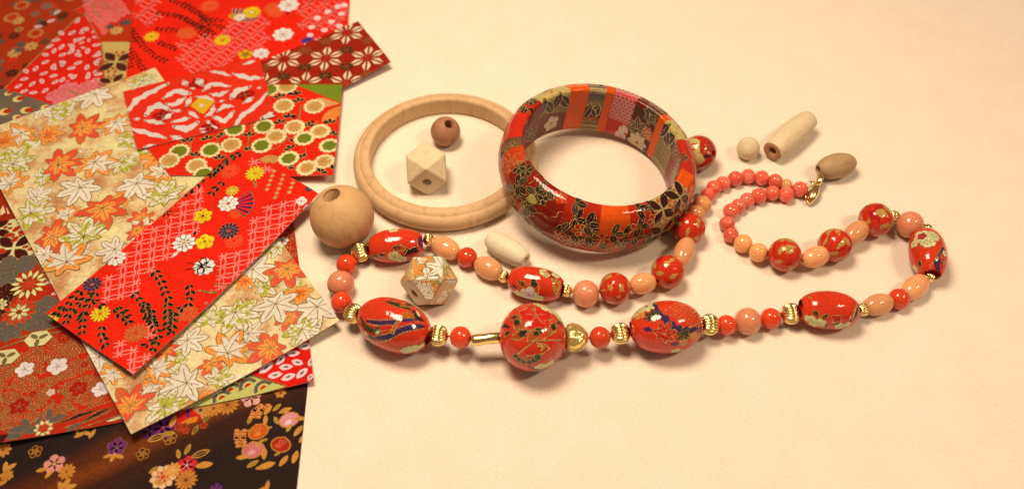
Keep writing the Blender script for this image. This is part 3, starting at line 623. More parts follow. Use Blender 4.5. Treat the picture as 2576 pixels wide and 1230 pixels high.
# --- hemp leaf sheet
def d_asa(pr):
    BR = P(150, 44, 20); KT = P(250, 214, 170)
    A = (293/S, -5/S); B = (150/S, -180/S); o = c2(1060, 415)
    for i in range(-4, 5):
        for j in range(-4, 5):
            c = (o[0]+A[0]*i+B[0]*j, o[1]+A[1]*i+B[1]*j)
            if not (600 < c[0] < 1010 and 20 < c[1] < 300): continue
            x, y = pr.sf.spot(c); pr.begin(x, y, 50*mpp(*c), 0, 3, 1.0)
            for t in range(6):
                a = PI/6+t*PI/3
                for sd in (-.15, .15):
                    b = a+sd*1.5; pr.fill([pol(.24, b), pol(.62, b-.13), pol(.93, a+sd*.45), pol(.62, b+.13)], KT)
            pr.fill(ell(0, 0, .22, .22, 0, 8), P(176, 44, 24), 2)
            for a in range(6): pr.stroke([pol(.12, a*PI/3), pol(.12, a*PI/3+1)], .03, P(120, 60, 30), 2)
            for fx, fy in ((1/3, 1/3), (-1/3, -1/3)):
                d = (c[0]+(A[0]+B[0])*fx*1.5*.66, c[1]+(A[1]+B[1])*fy*1.5*.66); x, y = pr.sf.spot(d); pr.begin(x, y, 23*mpp(*d), 0, 2, .8)
                dk = rnd.random() < .4
                pr.fill(ell(0, 0, .8, .62, 0, 6), P(40, 60, 34) if dk else P(132, 78, 40)); [pr.stroke([pol(.1, t*PI/3), pol(.7, t*PI/3)], .07, P(190, 90, 50), 1, 0) for t in range(6)]
                pr.fill(ell(0, 0, .17, .17, 0, 7), P(176, 44, 24), 1)
sheet([(901, 54), (983, 157), (640, 330), (575, 190)], .0022, P(160, 44, 20), d_asa, 'brown and white hemp leaf star washi with a corner pointing right', lift=curl((983, 157, .0032, .05)))
# --- maple sheet
def d_maple(pr):
    for c in (c1(400, 810), c1(210, 1010), c3(60, 40), c4(410, 1170), c6(340, 120), c1(880, 1010), c1(980, 1080), c4(1000, 960)): 
        x, y = pr.sf.spot(c); pr.begin(x, y, 26*mpp(*c), rnd.uniform(0, 180), 1); pr.fill([(a*(1+rnd.uniform(-.2, .2)), b*.7) for a, b in ell(0, 0, 1, 1, 0, 14)], WHT, 0, 3)
    for c, r, k in ((c1(300, 760), 40, 'W'), (c3(250, 330), 40, 'W'), (c3(860, 90), 40, 'G'), (c3(480, 460), 38, 'P'), (c3(880, 330), 36, 'O'), (c3(300, 190), 36, 'G'), (c3(560, 730), 38, 'W'), (c4(800, 960), 40, 'G'), (c4(1050, 1000), 40, 'O'), (c6(640, 220), 40, 'W'), (c6(400, 420), 36, 'R'), (c6(150, 420), 36, 'G'), (c6(340, 640), 36, 'O'), (c5(980, 560), 40, 'P'), (c5(930, 640), 40, 'W'), (c6(900, 110), 40, 'R'), (c1(470, 780), 36, 'G'), (c1(330, 950), 38, 'O'), (c1(940, 960), 40, 'G')):
        maple(pr, c, r, k)
    for c, r, k in ((c1(150, 935), 50, 'P'), (c1(670, 665), 52, 'W'), (c1(580, 905), 56, 'R'), (c1(810, 860), 46, 'P'), (c1(1000, 570), 40, 'G'), (c1(1130, 1090), 50, 'O'), (c3(90, 100), 54, 'G'), (c3(410, 105), 60, 'R'), (c3(665, 85), 54, 'P'), (c3(565, 265), 56, 'W'), (c3(960, 235), 56, 'W'), (c3(1150, 170), 50, 'P'), (c3(1170, 320), 52, 'G'),
                    (c3(720, 410), 66, 'R'), (c3(75, 245), 50, 'P'), (c3(215, 445), 55, 'G'), (c3(365, 610), 62, 'R'), (c3(590, 610), 62, 'G'), (c3(470, 790), 64, 'P'), (c3(810, 700), 44, 'W'), (c3(310, 740), 34, 'W'), (c3(990, 490), 36, 'R'), (c3(1010, 560), 40, 'W'), (c3(960, 570), 34, 'R'),
                    (c4(900, 690), 36, 'G'), (c4(720, 840), 54, 'W'), (c4(670, 920), 30, 'O'), (c4(965, 835), 60, 'R'), (c4(1175, 1100), 62, 'W'), (c4(600, 1140), 62, 'G'), (c4(885, 1080), 60, 'W'), (c4(420, 1190), 40, 'G'),
                    (c6(990, 190), 50, 'G'), (c6(245, 260), 48, 'W'), (c6(95, 320), 34, 'R'), (c6(505, 345), 64, 'P'), (c6(785, 310), 58, 'R'), (c6(240, 540), 64, 'W'), (c6(440, 520), 40, 'G'), (c6(30, 450), 46, 'P'), (c6(90, 690), 58, 'G'), (c5(645, 370), 50, 'W'), (c5(850, 690), 64, 'R'), (c5(740, 470), 40, 'P'), (c1(20, 1000), 40, 'O')): maple(pr, c, r, k)
    def speck(p):
        x, y = pr.sf.spot(p); pr.begin(x, y, rnd.uniform(.0002, .0006), rnd.uniform(0, 180), 1); pr.fill(ell(0, 0, 1, .5, 0, 6), P(228, 206, 182))
    def gspeck(p):
        x, y = pr.sf.spot(p); pr.begin(x, y, rnd.uniform(.0002, .0007), rnd.uniform(0, 180), 1); pr.fill(ell(0, 0, 1, .35, 0, 6), GLD, 0, 1)
    poly = [(-10, 340), (380, 175), (840, 805), (330, 1080)]; scatter(pr, poly, 200, speck); scatter(pr, poly, 420, gspeck)
pr_m = sheet([(-71, 341), (390, 171), (854, 806), (330, 1091)], .0030, P(190, 150, 100), d_maple, 'large cream and tan washi sheet strewn with gold outlined maple leaves', base_mi=5, lift=curl((854, 806, .0030, .05), (330, 1091, .0022, .05)))
# --- scalloped flower sheet
def d_scallop(pr):
    TAN = P(214, 160, 96); GR = P(110, 132, 34); CR = P(246, 216, 160); NV = P(34, 36, 44)
    pxpoly(pr, [c2(830, 590), c2(1180, 585), c2(1165, 725)], P(120, 142, 46)); fan(pr, c2(1170, 840), 48, 55, P(240, 128, 62), P(244, 150, 84), 1.7, 7, True); fan(pr, c2(660, 1160), 34, 0, TAN, P(196, 140, 80), 2.2, 7, True)
    pxpoly(pr, [c2(1000, 690), c2(1040, 690), c2(1160, 730), c2(1050, 760)], P(224, 160, 100))
    for tw in ([c2(890, 740), c2(870, 850)], [c2(800, 960), c2(720, 1040), c2(640, 1060)], [c2(1000, 850), c2(960, 910)], [c2(110, 960), c2(110, 1080)], [c2(300, 940), c2(295, 1090)], [c2(540, 870), c2(500, 1070)], [c2(920, 1040), c2(915, 1120)]): goldline(pr, tw, .0006)
    def cl(c, r):
        a0 = rnd.uniform(40, 140)
        for d in (-55, 0, 55): 
            x, y = pr.sf.spot(c2(*c)); pr.begin(x, y, r*mpp(*c2(*c)), a0+d, 2, .5); v = vesica((.05, 0), (1, .05), .24, 6); pr.fill(v, NV); pr.stroke(v, .06, P(222, 170, 100), 1, 0, True)
    for c in ((740, 690), (870, 720), (930, 890), (1090, 870), (815, 1050), (230, 985), (140, 1100), (520, 960), (310, 1120), (800, 830), (1100, 950), (900, 1110), (20, 990), (850, 670), (740, 870), (1110, 1195), (520, 1060), (340, 960), (90, 1000), (840, 1000), (1020, 1215), (790, 1180)): cl(c, 20)
    for c, g in (((765, 745), 0), ((980, 750), 0), ((840, 895), 0), ((710, 960), 0), ((1020, 925), 0), ((395, 1020), 0), ((150, 1165), 0), ((925, 1180), 0), ((1050, 1135), 0), ((785, 610), 0), ((625, 890), 1), ((910, 975), 1), ((610, 1025), 1), ((250, 1055), 1), ((800, 1115), 1), ((1085, 1025), 1), ((30, 1065), 1), ((660, 632), 1), ((420, 910), 1), ((200, 1225), 1), ((-40, 1130), 0)):
        x, y = pr.sf.spot(c2(*c)); pr.begin(x, y, 26.5*mpp(*c2(*c)), 0, 4, .95); n = 13
        for i in range(n): e = ell(*pol(.82, 2*PI*i/n), .2, .22, 2*PI*i/n, 8); pr.fill([(a*1.04, b*1.04) for a, b in e], P(206, 130, 70)); pr.fill(e, CR, 1)
        pr.fill(ell(0, 0, .72, .72, 0, 14), CR, 1); pts = [pol(.60+.1*abs(math.sin(3.5*t*PI/14)), 2*PI*t/28) for t in range(28)]; pr.fill(pts, GR if g else TAN, 2)
        for i in range(7): a = 2*PI*i/7; pr.stroke([pol(.1, a), pol(.5, a)], .05, P(150, 120, 50), 3, 0)
    for c in ((790, 820), (835, 822), (855, 660), (810, 660), (960, 860), (1060, 860)): 
        x, y = pr.sf.spot(c2(*c)); pr.begin(x, y, 6*mpp(*c2(*c)), 0, 1); pr.fill(ell(0, 0, 1, .9), NV)
sheet([(655, 214), (862, 213), (838, 441), (427, 441), (350, 345)], .0037, P(232, 48, 20), d_scallop, 'orange red washi sheet with scalloped green and tan blossoms', lift=curl((838, 441, .0022, .035)))
# --- red and white ikat sheet
def d_ikat(pr):
    WT = P(226, 204, 184); DR = P(176, 26, 18)
    B = [([c2(410, 520), c2(520, 552), c2(612, 548)], 15), ([c2(250, 505), c2(320, 512), c2(385, 535)], 10), ([c2(420, 890), c2(470, 815), c2(560, 755), c2(655, 650)], 14), ([c2(300, 785), c2(350, 745), c2(405, 752)], 13), ([c2(270, 822), c2(350, 855), c2(412, 785)], 15), ([c2(200, 640), c2(255, 590), c2(385, 608)], 14), ([c2(250, 662), c2(310, 672), c2(372, 640)], 13), ([c2(80, 745), c2(110, 690)], 13), ([c2(150, 682), c2(230, 690), c2(272, 720)], 12),
         ([c2(272, 745), c2(262, 790), c2(215, 820)], 12), ([c2(160, 830), c2(100, 785)], 11), ([c2(395, 695), c2(430, 645), c2(525, 612)], 18), ([c2(485, 725), c2(545, 690)], 14), ([c2(0, 895), c2(100, 905), c2(160, 865)], 16), ([c2(-10, 640), c2(105, 662)], 15), ([c2(0, 725), c2(62, 700)], 14), ([c2(-20, 780), c2(40, 782)], 10), ([c2(610, 835), c2(700, 800)], 20), ([c2(170, 910), c2(215, 905)], 6), ([c2(180, 930), c2(220, 928)], 6), ([c2(255, 880), c2(300, 905)], 6), ([c2(80, 600), c2(60, 570)], 14), ([c2(160, 560), c2(190, 600)], 18),
         ([c1(872, 632), c1(960, 618)], 9), ([c1(895, 790), c1(960, 705), c1(1050, 655), c1(1180, 590)], 17), ([c1(915, 905), c1(1030, 935), c1(1165, 972)], 14), ([c1(1015, 1035), c1(1085, 1022)], 12), ([c1(1205, 958), c1(1295, 985)], 12), ([c1(1150, 692), c1(1235, 640), c1(1335, 655)], 15), ([c1(1170, 732), c1(1235, 738), c1(1302, 690)], 14), ([c1(1025, 815), c1(1060, 765), c1(1115, 738), c1(1190, 775)], 18), ([c1(1020, 848), c1(1090, 860), c1(1150, 870)], 13), ([c1(1150, 840), c1(1210, 800)], 14), ([c1(1210, 860), c1(1330, 832)], 13), ([c1(1222, 890), c1(1310, 915), c1(1392, 860)], 17), ([c1(945, 838), c1(980, 838)], 11), ([c1(1230, 782), c1(1270, 780)], 9), ([c1(1340, 622), c1(1370, 625)], 8),
         ([c2(315, 715), c2(345, 708)], 9), ([c2(580, 625), c2(602, 615)], 8), ([c2(225, 850), c2(245, 870)], 9), ([c2(30, 960), c2(-10, 980)], 12), ([c2(480, 455), c2(560, 430)], 10)]
    for c, r, a in ((c2(490, 668), 26, 20), (c1(1145, 815), 27, 0), (c2(250, 895), 24, 0), (c2(160, 588), 22, 30)): plum(pr, c, r, DR, a, 4, gold=False, wid=.36)
    for p, w in B: blob(pr, p, w, WT)
    pxpoly(pr, [c2(105, 745), c2(180, 690), c2(280, 715), c2(200, 805)], P(226, 176, 50)); x, y = pr.sf.spot(c2(182, 742)); pr.begin(x, y, 7*mpp(*c2(182, 742)), 0, 1); pr.fill(ell(0, 0, 1, .8), WT)
    pxpoly(pr, [c1(1345, 745), c1(1395, 690), c1(1410, 800)], P(226, 176, 50))
sheet([(309, 231), (652, 143), (692, 293), (345, 377)], .0044, P(232, 58, 36), d_ikat, 'red washi sheet with wavy white ikat bands above the maple sheet')
# --- scarlet sheet in the middle
def d_scar(pr):
    e1, e2 = (-2.4, 25), (35, -7.6)
    lattice(pr, [(259, 772), (256, 715), (330, 605), (440, 512), (505, 476), (503, 585), (420, 660), (375, 703), (318, 756)], c4(128, 540), e1, e2)
    lattice(pr, [(757, 490), (699, 503), (642, 535), (606, 585), (599, 628), (556, 640), (533, 674), (529, 745), (585, 722), (655, 660), (740, 580), (782, 530)], c4(727, 570), e1, e2)
    lattice(pr, [(262, 885), (300, 850), (385, 882), (390, 912), (340, 945)], c5(785, 285), e1, e2); lattice(pr, [(612, 385), (650, 385), (690, 430), (612, 430)], (640, 408), e1, e2)
    lattice(pr, [c5(930, 150), c5(1040, 150), c5(1040, 240), c5(930, 240)], c5(985, 160), e1, e2)
    for c, r in ((c4(590, 640), 26), (c4(560, 150), 27), (c4(605, 445), 19)): mum(pr, c, r, P(236, 86, 48), 14, 0, None, False)
    fan(pr, c4(560, 385), 60, -88, P(70, 44, 100), RED, 1.6, 6); fan(pr, c3(795, 800), 52, 75, P(34, 26, 24), RED, 1.0, 5)
    mum(pr, c4(738, 165), 26, P(246, 208, 40), 14, 0, P(214, 150, 30)); goldline(pr, [c4(738, 215), c4(740, 265)], .0014); mum(pr, c4(578, 288), 18, P(238, 190, 50), 12, 0, P(240, 220, 190)); plum(pr, c4(372, 465), 24, P(242, 196, 40), 0, 6, P(40, 26, 20)); plum(pr, c4(385, 645), 24, P(244, 206, 36), 15, wid=.46)
    for i in range(8): pass
    mum(pr, c4(550, 378), 27, P(244, 226, 206), 9, 0, P(228, 60, 40), True, None, 1.3); mum(pr, c4(240, 655), 30, P(244, 226, 206), 10, 0, P(210, 160, 90), True, None, 1.25); mum(pr, c3(815, 760), 26, P(244, 226, 206), 9, 0, P(228, 60, 40), True, None, 1.2)
    for c in ((420, 645), (375, 620), (350, 660), (395, 675), (385, 645)): 
        x, y = pr.sf.spot(c4(*c)); pr.begin(x, y, 3.2*mpp(*c4(*c)), 0, 1); pr.stroke(ell(0, 0, 1, 1, 0, 8), .5, P(160, 110, 30), 0, 0, True)
    drop(pr, c4(315, 585), 7, 70, P(30, 24, 20), False); drop(pr, c4(175, 735), 11, 60, P(236, 200, 180), False)
    mum(pr, c4(553, 570), 28, P(62, 42, 92), 13, 0, P(206, 70, 50)); mum(pr, c3(648, 945), 25, P(62, 42, 92), 11, 0, P(220, 110, 60)); mum(pr, c3(705, 1150), 26, P(246, 206, 36), 13, 0, P(230, 90, 30)); mum(pr, c3(375, 1175), 17, P(246, 206, 36), 9)
    mum(pr, c4(262, 1145), 28, P(238, 88, 44), 12, 0, P(230, 60, 40)); mum(pr, c5(885, 215), 31, P(226, 96, 46), 16, 0, None)
    plum(pr, c4(110, 440), 24, P(238, 60, 44), 20, 6); plum(pr, c4(380, 820), 29, P(242, 224, 206), 10, 5, notch=True)
    x, y = pr.sf.spot(c4(365, 815)); pr.begin(x, y, 24*mpp(*c4(365, 815)), 0, 2)
    for sy in (1, -1): pr.stroke([(0, 0), (-.35, .5*sy), (-.2, 1*sy), (.2, 1*sy), (.35, .5*sy), (0, 0)], .16, P(34, 26, 20), 0, 0)
    for q in ((-1.6, .45), (-1.6, -.55)): pr.stroke([(0, 0), q], .1, P(34, 26, 20), 0, 0)
    for bx, n in ((870, 5), (940, 6), (1015, 4)):
        for i in range(n):
            c = c4(bx-i*12, 150+i*32+(bx-870)*.35); plum(pr, c, 6, P(206, 150, 90), 0, 4, gold=False, center=P(240, 214, 180))
    plum(pr, c4(1065, 360), 14, P(240, 216, 196), 0, 4, P(220, 90, 60)); plum(pr, c4(1110, 410), 12, P(240, 200, 180), 30, 5); mum(pr, c4(1120, 270), 12, P(62, 42, 92), 8)
    for b in ([c4(30, 850), c4(90, 950), c4(128, 1050), c4(120, 1140), c4(122, 1230)], [c4(280, 945), c4(285, 1010), c4(270, 1075), c4(180, 1140), c4(165, 1210)], [c4(640, 20), c4(560, 70), c4(470, 140), c4(370, 215), c4(230, 325)], [c4(515, 225), c4(430, 310)], [c4(600, 40), c4(500, 95), c4(440, 170)], [c3(820, 1110), c3(880, 1150), c3(910, 1190)], [c3(940, 1005), c3(1000, 1080), c3(1055, 1190)], [c3(570, 985), c3(490, 1075), c3(420, 1150)], [c3(650, 1000), c3(560, 1080), c3(470, 1190)],
              [c3(680, 1000), c3(610, 1110), c3(560, 1210)], [c3(660, 1060), c3(720, 1100)], [c5(745, 55), c5(810, 115), c5(850, 160)], [c5(945, 20), c5(960, 95), c5(1015, 180), c5(1035, 260), c5(990, 345)], [c5(665, 170), c5(660, 230), c5(690, 300)], [c5(545, 80), c5(540, 150), c5(535, 215)], [c5(480, 50), c5(440, 110), c5(430, 160)], [c5(1090, 20), c5(1095, 110), c5(1085, 190)], [c5(1010, 260), c5(960, 290)], [c5(420, 40), c5(370, 90)], [c5(1130, 80), c5(1120, 200)], [c4(10, 1120), c4(20, 1220)]): branch(pr, b, 17.5)
    for pl in ([c4(340, 985), c4(420, 1005), c4(480, 1000)], [c4(450, 940), c4(520, 950), c4(540, 965)]): goldline(pr, pl, .0007)
    for c in (c4(395, 1078), c4(350, 990), c4(430, 990), c4(500, 945)): plum(pr, c, 5, P(240, 120, 90), 0, 5)
lift_scar = curl((801, 487, .0035, .055), (335, 941, .0022, .045), (116, 788, .0018, .04))
sheet([(598, 373), (801, 487), (335, 941), (116, 788)], .0051, RED, d_scar, 'scarlet washi sheet with pink lattice bands and black leaf sprays, topmost of the pile', lift=lift_scar)
# ------------------------------------------------------------------ solid materials
def wood(name, a, b_, scale=1.0, dark=None, rough=.5):
    m, nt, b = mat(name); tc = N(nt, 'ShaderNodeTexCoord'); mp = N(nt, 'ShaderNodeMapping'); mp.inputs['Scale'].default_value = (1.0*scale, 1.0*scale, .22*scale)
    oi = N(nt, 'ShaderNodeObjectInfo'); nt.links.new(tc.outputs['Object'], mp.inputs[0])
    cmb = N(nt, 'ShaderNodeCombineXYZ'); nt.links.new(oi.outputs['Random'], cmb.inputs[0]); nt.links.new(oi.outputs['Random'], cmb.inputs[2]); nt.links.new(cmb.outputs[0], mp.inputs['Location'])
    n1 = noise(nt, 330, 4, .6, vec=mp.outputs[0]); n2 = noise(nt, 1700, 3, .65, vec=mp.outputs[0]); n3 = noise(nt, 70, 2)
    r = ramp(nt, n1.outputs[0], [(.30, tuple(.3*u+.7*v for u, v in zip(a, b_))), (.46, a), (.75, tuple(min(.9, v*1.04) for v in a))])
    r2 = ramp(nt, n2.outputs[0], [(.3, g3(.86)), (.6, g3(1.0))]); r3 = ramp(nt, n3.outputs[0], [(.3, (.95, .92, .88)), (.7, g3(1.02))])
    c = mul(nt, mul(nt, r.outputs[0], r2.outputs[0]), r3.outputs[0])
    nt.links.new(c, b.inputs['Base Color']); b.inputs['Roughness'].default_value = rough; b.inputs['Specular IOR Level'].default_value = .25
    bump(nt, n2.outputs[0], .25, .0004, b); return m
W_BALL = wood('beech_wood', P(232, 178, 126), P(206, 146, 96)); W_RING = wood('maple_wood', P(236, 186, 138), P(212, 156, 106)); W_DARK = wood('brown_wood', P(192, 136, 100), P(156, 100, 68))
W_END = wood('end_grain', P(206, 150, 104), P(176, 118, 76)); W_PALE = wood('pale_wood', P(250, 212, 166), P(236, 192, 144)); W_WHITE = wood('whitewashed_wood', P(254, 224, 182), P(250, 214, 170), rough=.42); W_OLIVE = wood('olive_wood', P(204, 162, 118), P(176, 134, 92))
def stone(name, col, sss=.6, var=.12, milky=None, rad=.0055):
    m, nt, b = mat(name); n = noise(nt, 170, 3, .6); oi = N(nt, 'ShaderNodeObjectInfo')
    lo = tuple(v*(1-var) for v in col); hi = milky or tuple(min(.88, v*(1+var)) for v in col)
    r = ramp(nt, n.outputs[0], [(.32, lo), (.5, col), (.74, hi)])
    hs = N(nt, 'ShaderNodeHueSaturation'); mr = N(nt, 'ShaderNodeMapRange'); mr.inputs[3].default_value = .86; mr.inputs[4].default_value = 1.1
    nt.links.new(oi.outputs['Random'], mr.inputs[0]); nt.links.new(mr.outputs[0], hs.inputs['Value']); nt.links.new(r.outputs[0], hs.inputs['Color'])
    nt.links.new(hs.outputs[0], b.inputs['Base Color']); b.inputs['Roughness'].default_value = .045; b.inputs['Specular IOR Level'].default_value = .6
    b.inputs['Subsurface Weight'].default_value = sss; b.inputs['Subsurface Radius'].default_value = (1.0, .5, .34); b.inputs['Subsurface Scale'].default_value = rad
    return m
ST_RED = stone('red_coral_stone', P(242, 86, 46), .85); ST_ROSE = stone('rose_quartz_stone', P(240, 156, 116), .95, .08); ST_PEACH = stone('peach_coral', P(255, 178, 124), .85, .05)
ST_PINK = stone('pink_coral', P(255, 118, 92), .85, .10, P(255, 164, 140)); ST_BUFF = stone('buff_coral', P(255, 178, 116), .85, .05)
M_METAL = goldm('polished_gold', (.92, .68, .28), .20, 0); M_NUG = goldm('hammered_gold', (.90, .68, .24), .18, 0); M_WIRE = goldm('gold_wire', (.92, .68, .28), .2, 0)
M_NUG.node_tree.nodes['Principled BSDF'].inputs['Metallic'].default_value = .8
nt_ = M_NUG.node_tree; nb_ = noise(nt_, 210, 2, .5); bump(nt_, nb_.outputs[0], .9, .0025, nt_.nodes['Principled BSDF'])
m_, nt_, b_ = mat('dark_hole'); b_.inputs['Base Color'].default_value = (.02, .012, .008, 1); b_.inputs['Roughness'].default_value = .9; M_HOLE = m_
m_, nt_, b_ = mat('clear_cord'); b_.inputs['Base Color'].default_value = (.10, .06, .04, 1); b_.inputs['Roughness'].default_value = .5; M_CORD = m_
# ------------------------------------------------------------------ solids of revolution
def frame(axis, spin=0.0):
    z = Vector(axis).normalized(); h = Vector((0, 0, 1)) if abs(z.z) < .9 else Vector((0, 1, 0))
    x = h.cross(z).normalized(); y = z.cross(x); M = Matrix((x, y, z)).transposed(); return M @ Matrix.Rotation(spin, 3, 'Z')
def lathe(prof, n=48, closed=False, f=None):
    V = []; m = len(prof)
    for j, (r, z) in enumerate(prof):
        for i in range(n):
            a = 2*PI*i/n; k = f(a, j, z) if f else 1.0; V.append((r*k*math.cos(a), r*k*math.sin(a), z))
    Fc = [(j*n+i, j*n+(i+1) % n, ((j+1) % m)*n+(i+1) % n, ((j+1) % m)*n+i) for j in range(m if closed else m-1) for i in range(n)]
    return V, Fc
def egg(a, b, hole=0.0, end=0.0, n=26, pw=2.0):             # half length a, half width b, blunt ends of radius `end`, bore radius `hole`
    h = max(end, hole, b*.02); pts = []
    t0 = (1-(h/b)**pw)**(1/pw) if h < b else 0
    for i in range(n+1):
        t = -t0+2*t0*i/n if end else -math.cos(math.asin(min(1, h/b))) * math.cos(PI*i/n)
        pts.append((b*max(0, 1-abs(t)**pw)**(1/pw), a*t/(t0 if end else 1)))
    return pts
def bore(prof, hole):                                        # closes a bead profile with its bore
    z0, z1 = prof[0][1], prof[-1][1]; e = hole*.25
    top = [(hole+e*.7, z1-e*.1), (hole, z1-e), (hole, 0), (hole, z0+e), (hole+e*.7, z0+e*.1)]
    return prof+top
def rot_obj(o, R3): o.rotation_mode = 'QUATERNION'; o.rotation_quaternion = R3.to_quaternion()
def fit(px, rpx, z=None):                                    # a ball seen at px with picture radius rpx, resting on the table
    r = rpx*mpp(*px)
    for _ in range(6): c = at(px[0], px[1], z if z is not None else r); r = rpx*depth(c)/F0
    return c, r
def axis_px(px, ang, z):                                     # level direction that runs at picture angle ang (degrees, clockwise from right)
    a = at(*px, z); b = at(px[0]+20*math.cos(math.radians(ang)), px[1]+20*math.sin(math.radians(ang)), z); return (b-a).normalized()
def cam_dir(x, y, zc): return (RGT*x+UPV*y-FWD*zc).normalized()
def solid(name, prof, m, loc, R3, parent=None, closed=True, n=48, f=None, ends=None):
    V, Fc = lathe(prof, n, closed, f); me = mesh(name, V, Fc, [m, ends[0]] if ends else m)
    if ends: me.polygons.foreach_set('material_index', [1 if p >= (ends[1]-1)*n else 0 for p in range(len(Fc))])
    o = link(name, me, parent, loc); rot_obj(o, R3); return o
# --- loose wooden beads
c, r = fit((860.5, 545), 80); o = solid('wooden_bead', bore(egg(r, r, r*.25, 0, 34), r*.25), W_BALL, c, frame(cam_dir(-.20, .67, .71)), n=64)
tag(o, 'large plain wooden ball bead with its hole facing up, beside the scarlet paper', 'bead', 'plain wooden beads')
c, r = fit((1120.7, 331), 37.4); o = solid('wooden_bead', bore(egg(r, r, r*.29, 0, 30), r*.29), W_DARK, c, frame(cam_dir(.305, .40, .86)))
tag(o, 'small brown round wooden bead inside the wooden bangle ring', 'bead', 'plain wooden beads')
c, r = fit((1882, 374), 28.5); o = solid('wooden_bead', bore(egg(r, r, r*.22, 0, 30), r*.22), W_PALE, c, frame(cam_dir(.93, .10, .33)))
tag(o, 'smallest pale round wooden bead beside the long barrel bead', 'bead', 'plain wooden beads')
def barrel(px, half, width, ang, m, hole, endr, label, name='wooden_bead', pw=2.0, tilt=0, zk=1.0):
    k = mpp(*px); r = width*k; c, r = fit(px, width, None); ax = axis_px(px, ang, r)
    a1 = project(np.array([c+ax*.01])) [0]; s = math.hypot(a1[0]-px[0], a1[1]-px[1])/.01      # picture units per metre along the axis
    h = half/s; o = solid(name, bore(egg(h, r, r*hole, r*endr, 30, pw), r*hole), m, c, frame(ax), ends=(W_END if m is W_PALE else m, 31)); tag(o, label, 'bead', 'plain wooden beads'); return o
barrel((1276, 627), 55, 31, 31, W_WHITE, .30, .60, 'whitewashed oval wooden bead behind the necklace', pw=2.2)
barrel((1989, 341), 60, 32.5, -41, W_PALE, .30, .76, 'long pale barrel wooden bead lying at the upper right', pw=2.2)
barrel((2103.5, 418), 47, 32, -13, W_OLIVE, .30, .36, 'brown oval wooden bead by the gold clasp')
# --- cuboctahedra
def cubocta(px, apx, yaw, bev, name):
    k = apx*mpp(*px); c = at(px[0], px[1], k)
    for _ in range(4): k = apx*depth(c)/F0; c = at(px[0], px[1], k)
    import bmesh
    bm = bmesh.new(); vs = []
    for a in (-1, 1):
        for b in (-1, 1): vs += [(a, b, 0), (a, 0, b), (0, a, b)]
    for v in vs: bm.verts.new(Vector(v)*k)
    bmesh.ops.convex_hull(bm, input=bm.verts); bmesh.ops.dissolve_limit(bm, angle_limit=.01, verts=bm.verts, edges=bm.edges)
    bmesh.ops.bevel(bm, geom=list(bm.edges)+list(bm.verts), offset=bev*k, segments=3, profile=.6, affect='EDGES')
    return bm, c, k
def drill(bm, k, hole, y):                                  # round hole in the face that looks to -y
    import bmesh
    f = min((f for f in bm.faces if f.normal.dot(Vector((0, -1, 0))) > .99), key=lambda f: -f.calc_area())
    outer = list(f.verts); bm.faces.remove(f); y0 = outer[0].co.y; n = 24
    an = lambda p: math.atan2(p.z, p.x)
    ring = [bm.verts.new((hole*k*math.cos(2*PI*i/n), y0, hole*k*math.sin(2*PI*i/n))) for i in range(n)]
    deep = [bm.verts.new((hole*k*math.cos(2*PI*i/n), y0+1.5*k, hole*k*math.sin(2*PI*i/n))) for i in range(n)]
    for i in range(n): bm.faces.new((ring[i], ring[(i+1) % n], deep[(i+1) % n], deep[i])).smooth = True
    bm.faces.new(deep)
    eds = [bm.edges.get((ring[i], ring[(i+1) % n])) for i in range(n)]+[e for e in {e for v in outer for e in v.link_edges} if e.is_boundary]
    bmesh.ops.triangle_fill(bm, use_beauty=True, edges=eds); bmesh.ops.recalc_face_normals(bm, faces=bm.faces)
bm, c, k = cubocta((1073.5, 424), 48.5, 0, .085, 'x'); drill(bm, k, .25, 0); me = bpy.data.meshes.new('faceted_bead'); bm.to_mesh(me); bm.free(); me.materials.append(W_PALE)
o = link('faceted_wooden_bead', me, None, c); o.rotation_euler = (0, 0, math.radians(4)); tag(o, 'pale faceted wooden bead with square and triangular faces inside the wooden ring', 'bead', 'plain wooden beads')
# --- wooden bangle ring
RC, rr = at(1121, 398.5, .0046), None
prof = [(.0329, .0008), (.0327, .0084), (.0331, .0092), (.0340, .0097), (.0352, .0096), (.0364, .0091), (.0371, .0086), (.0375, .0082), (.0378, .0083), (.0390, .0078), (.0400, .0067), (.0405, .0050), (.0402, .0029), (.0391, .0010), (.0372, .0001), (.0345, .0)]
kr = depth(at(1121, 405, .004))/F0*231.3/.0405
prof = [(a*kr, b*kr) for a, b in prof]
def smooth_prof(p, n=3):
    for _ in range(n):
        q = []
        for i in range(len(p)):
            a, b = p[i], p[(i+1) % len(p)]; q += [(a[0]*.75+b[0]*.25, a[1]*.75+b[1]*.25), (a[0]*.25+b[0]*.75, a[1]*.25+b[1]*.75)]
        p = q
    return p
ringc = Vector((RC.x, RC.y, 0)); o = solid('wooden_bangle', smooth_prof(prof, 2), W_RING, ringc, Matrix.Identity(3), n=128)
tag(o, 'unpainted wooden bangle ring lying partly under the lacquered bangle', 'bangle')
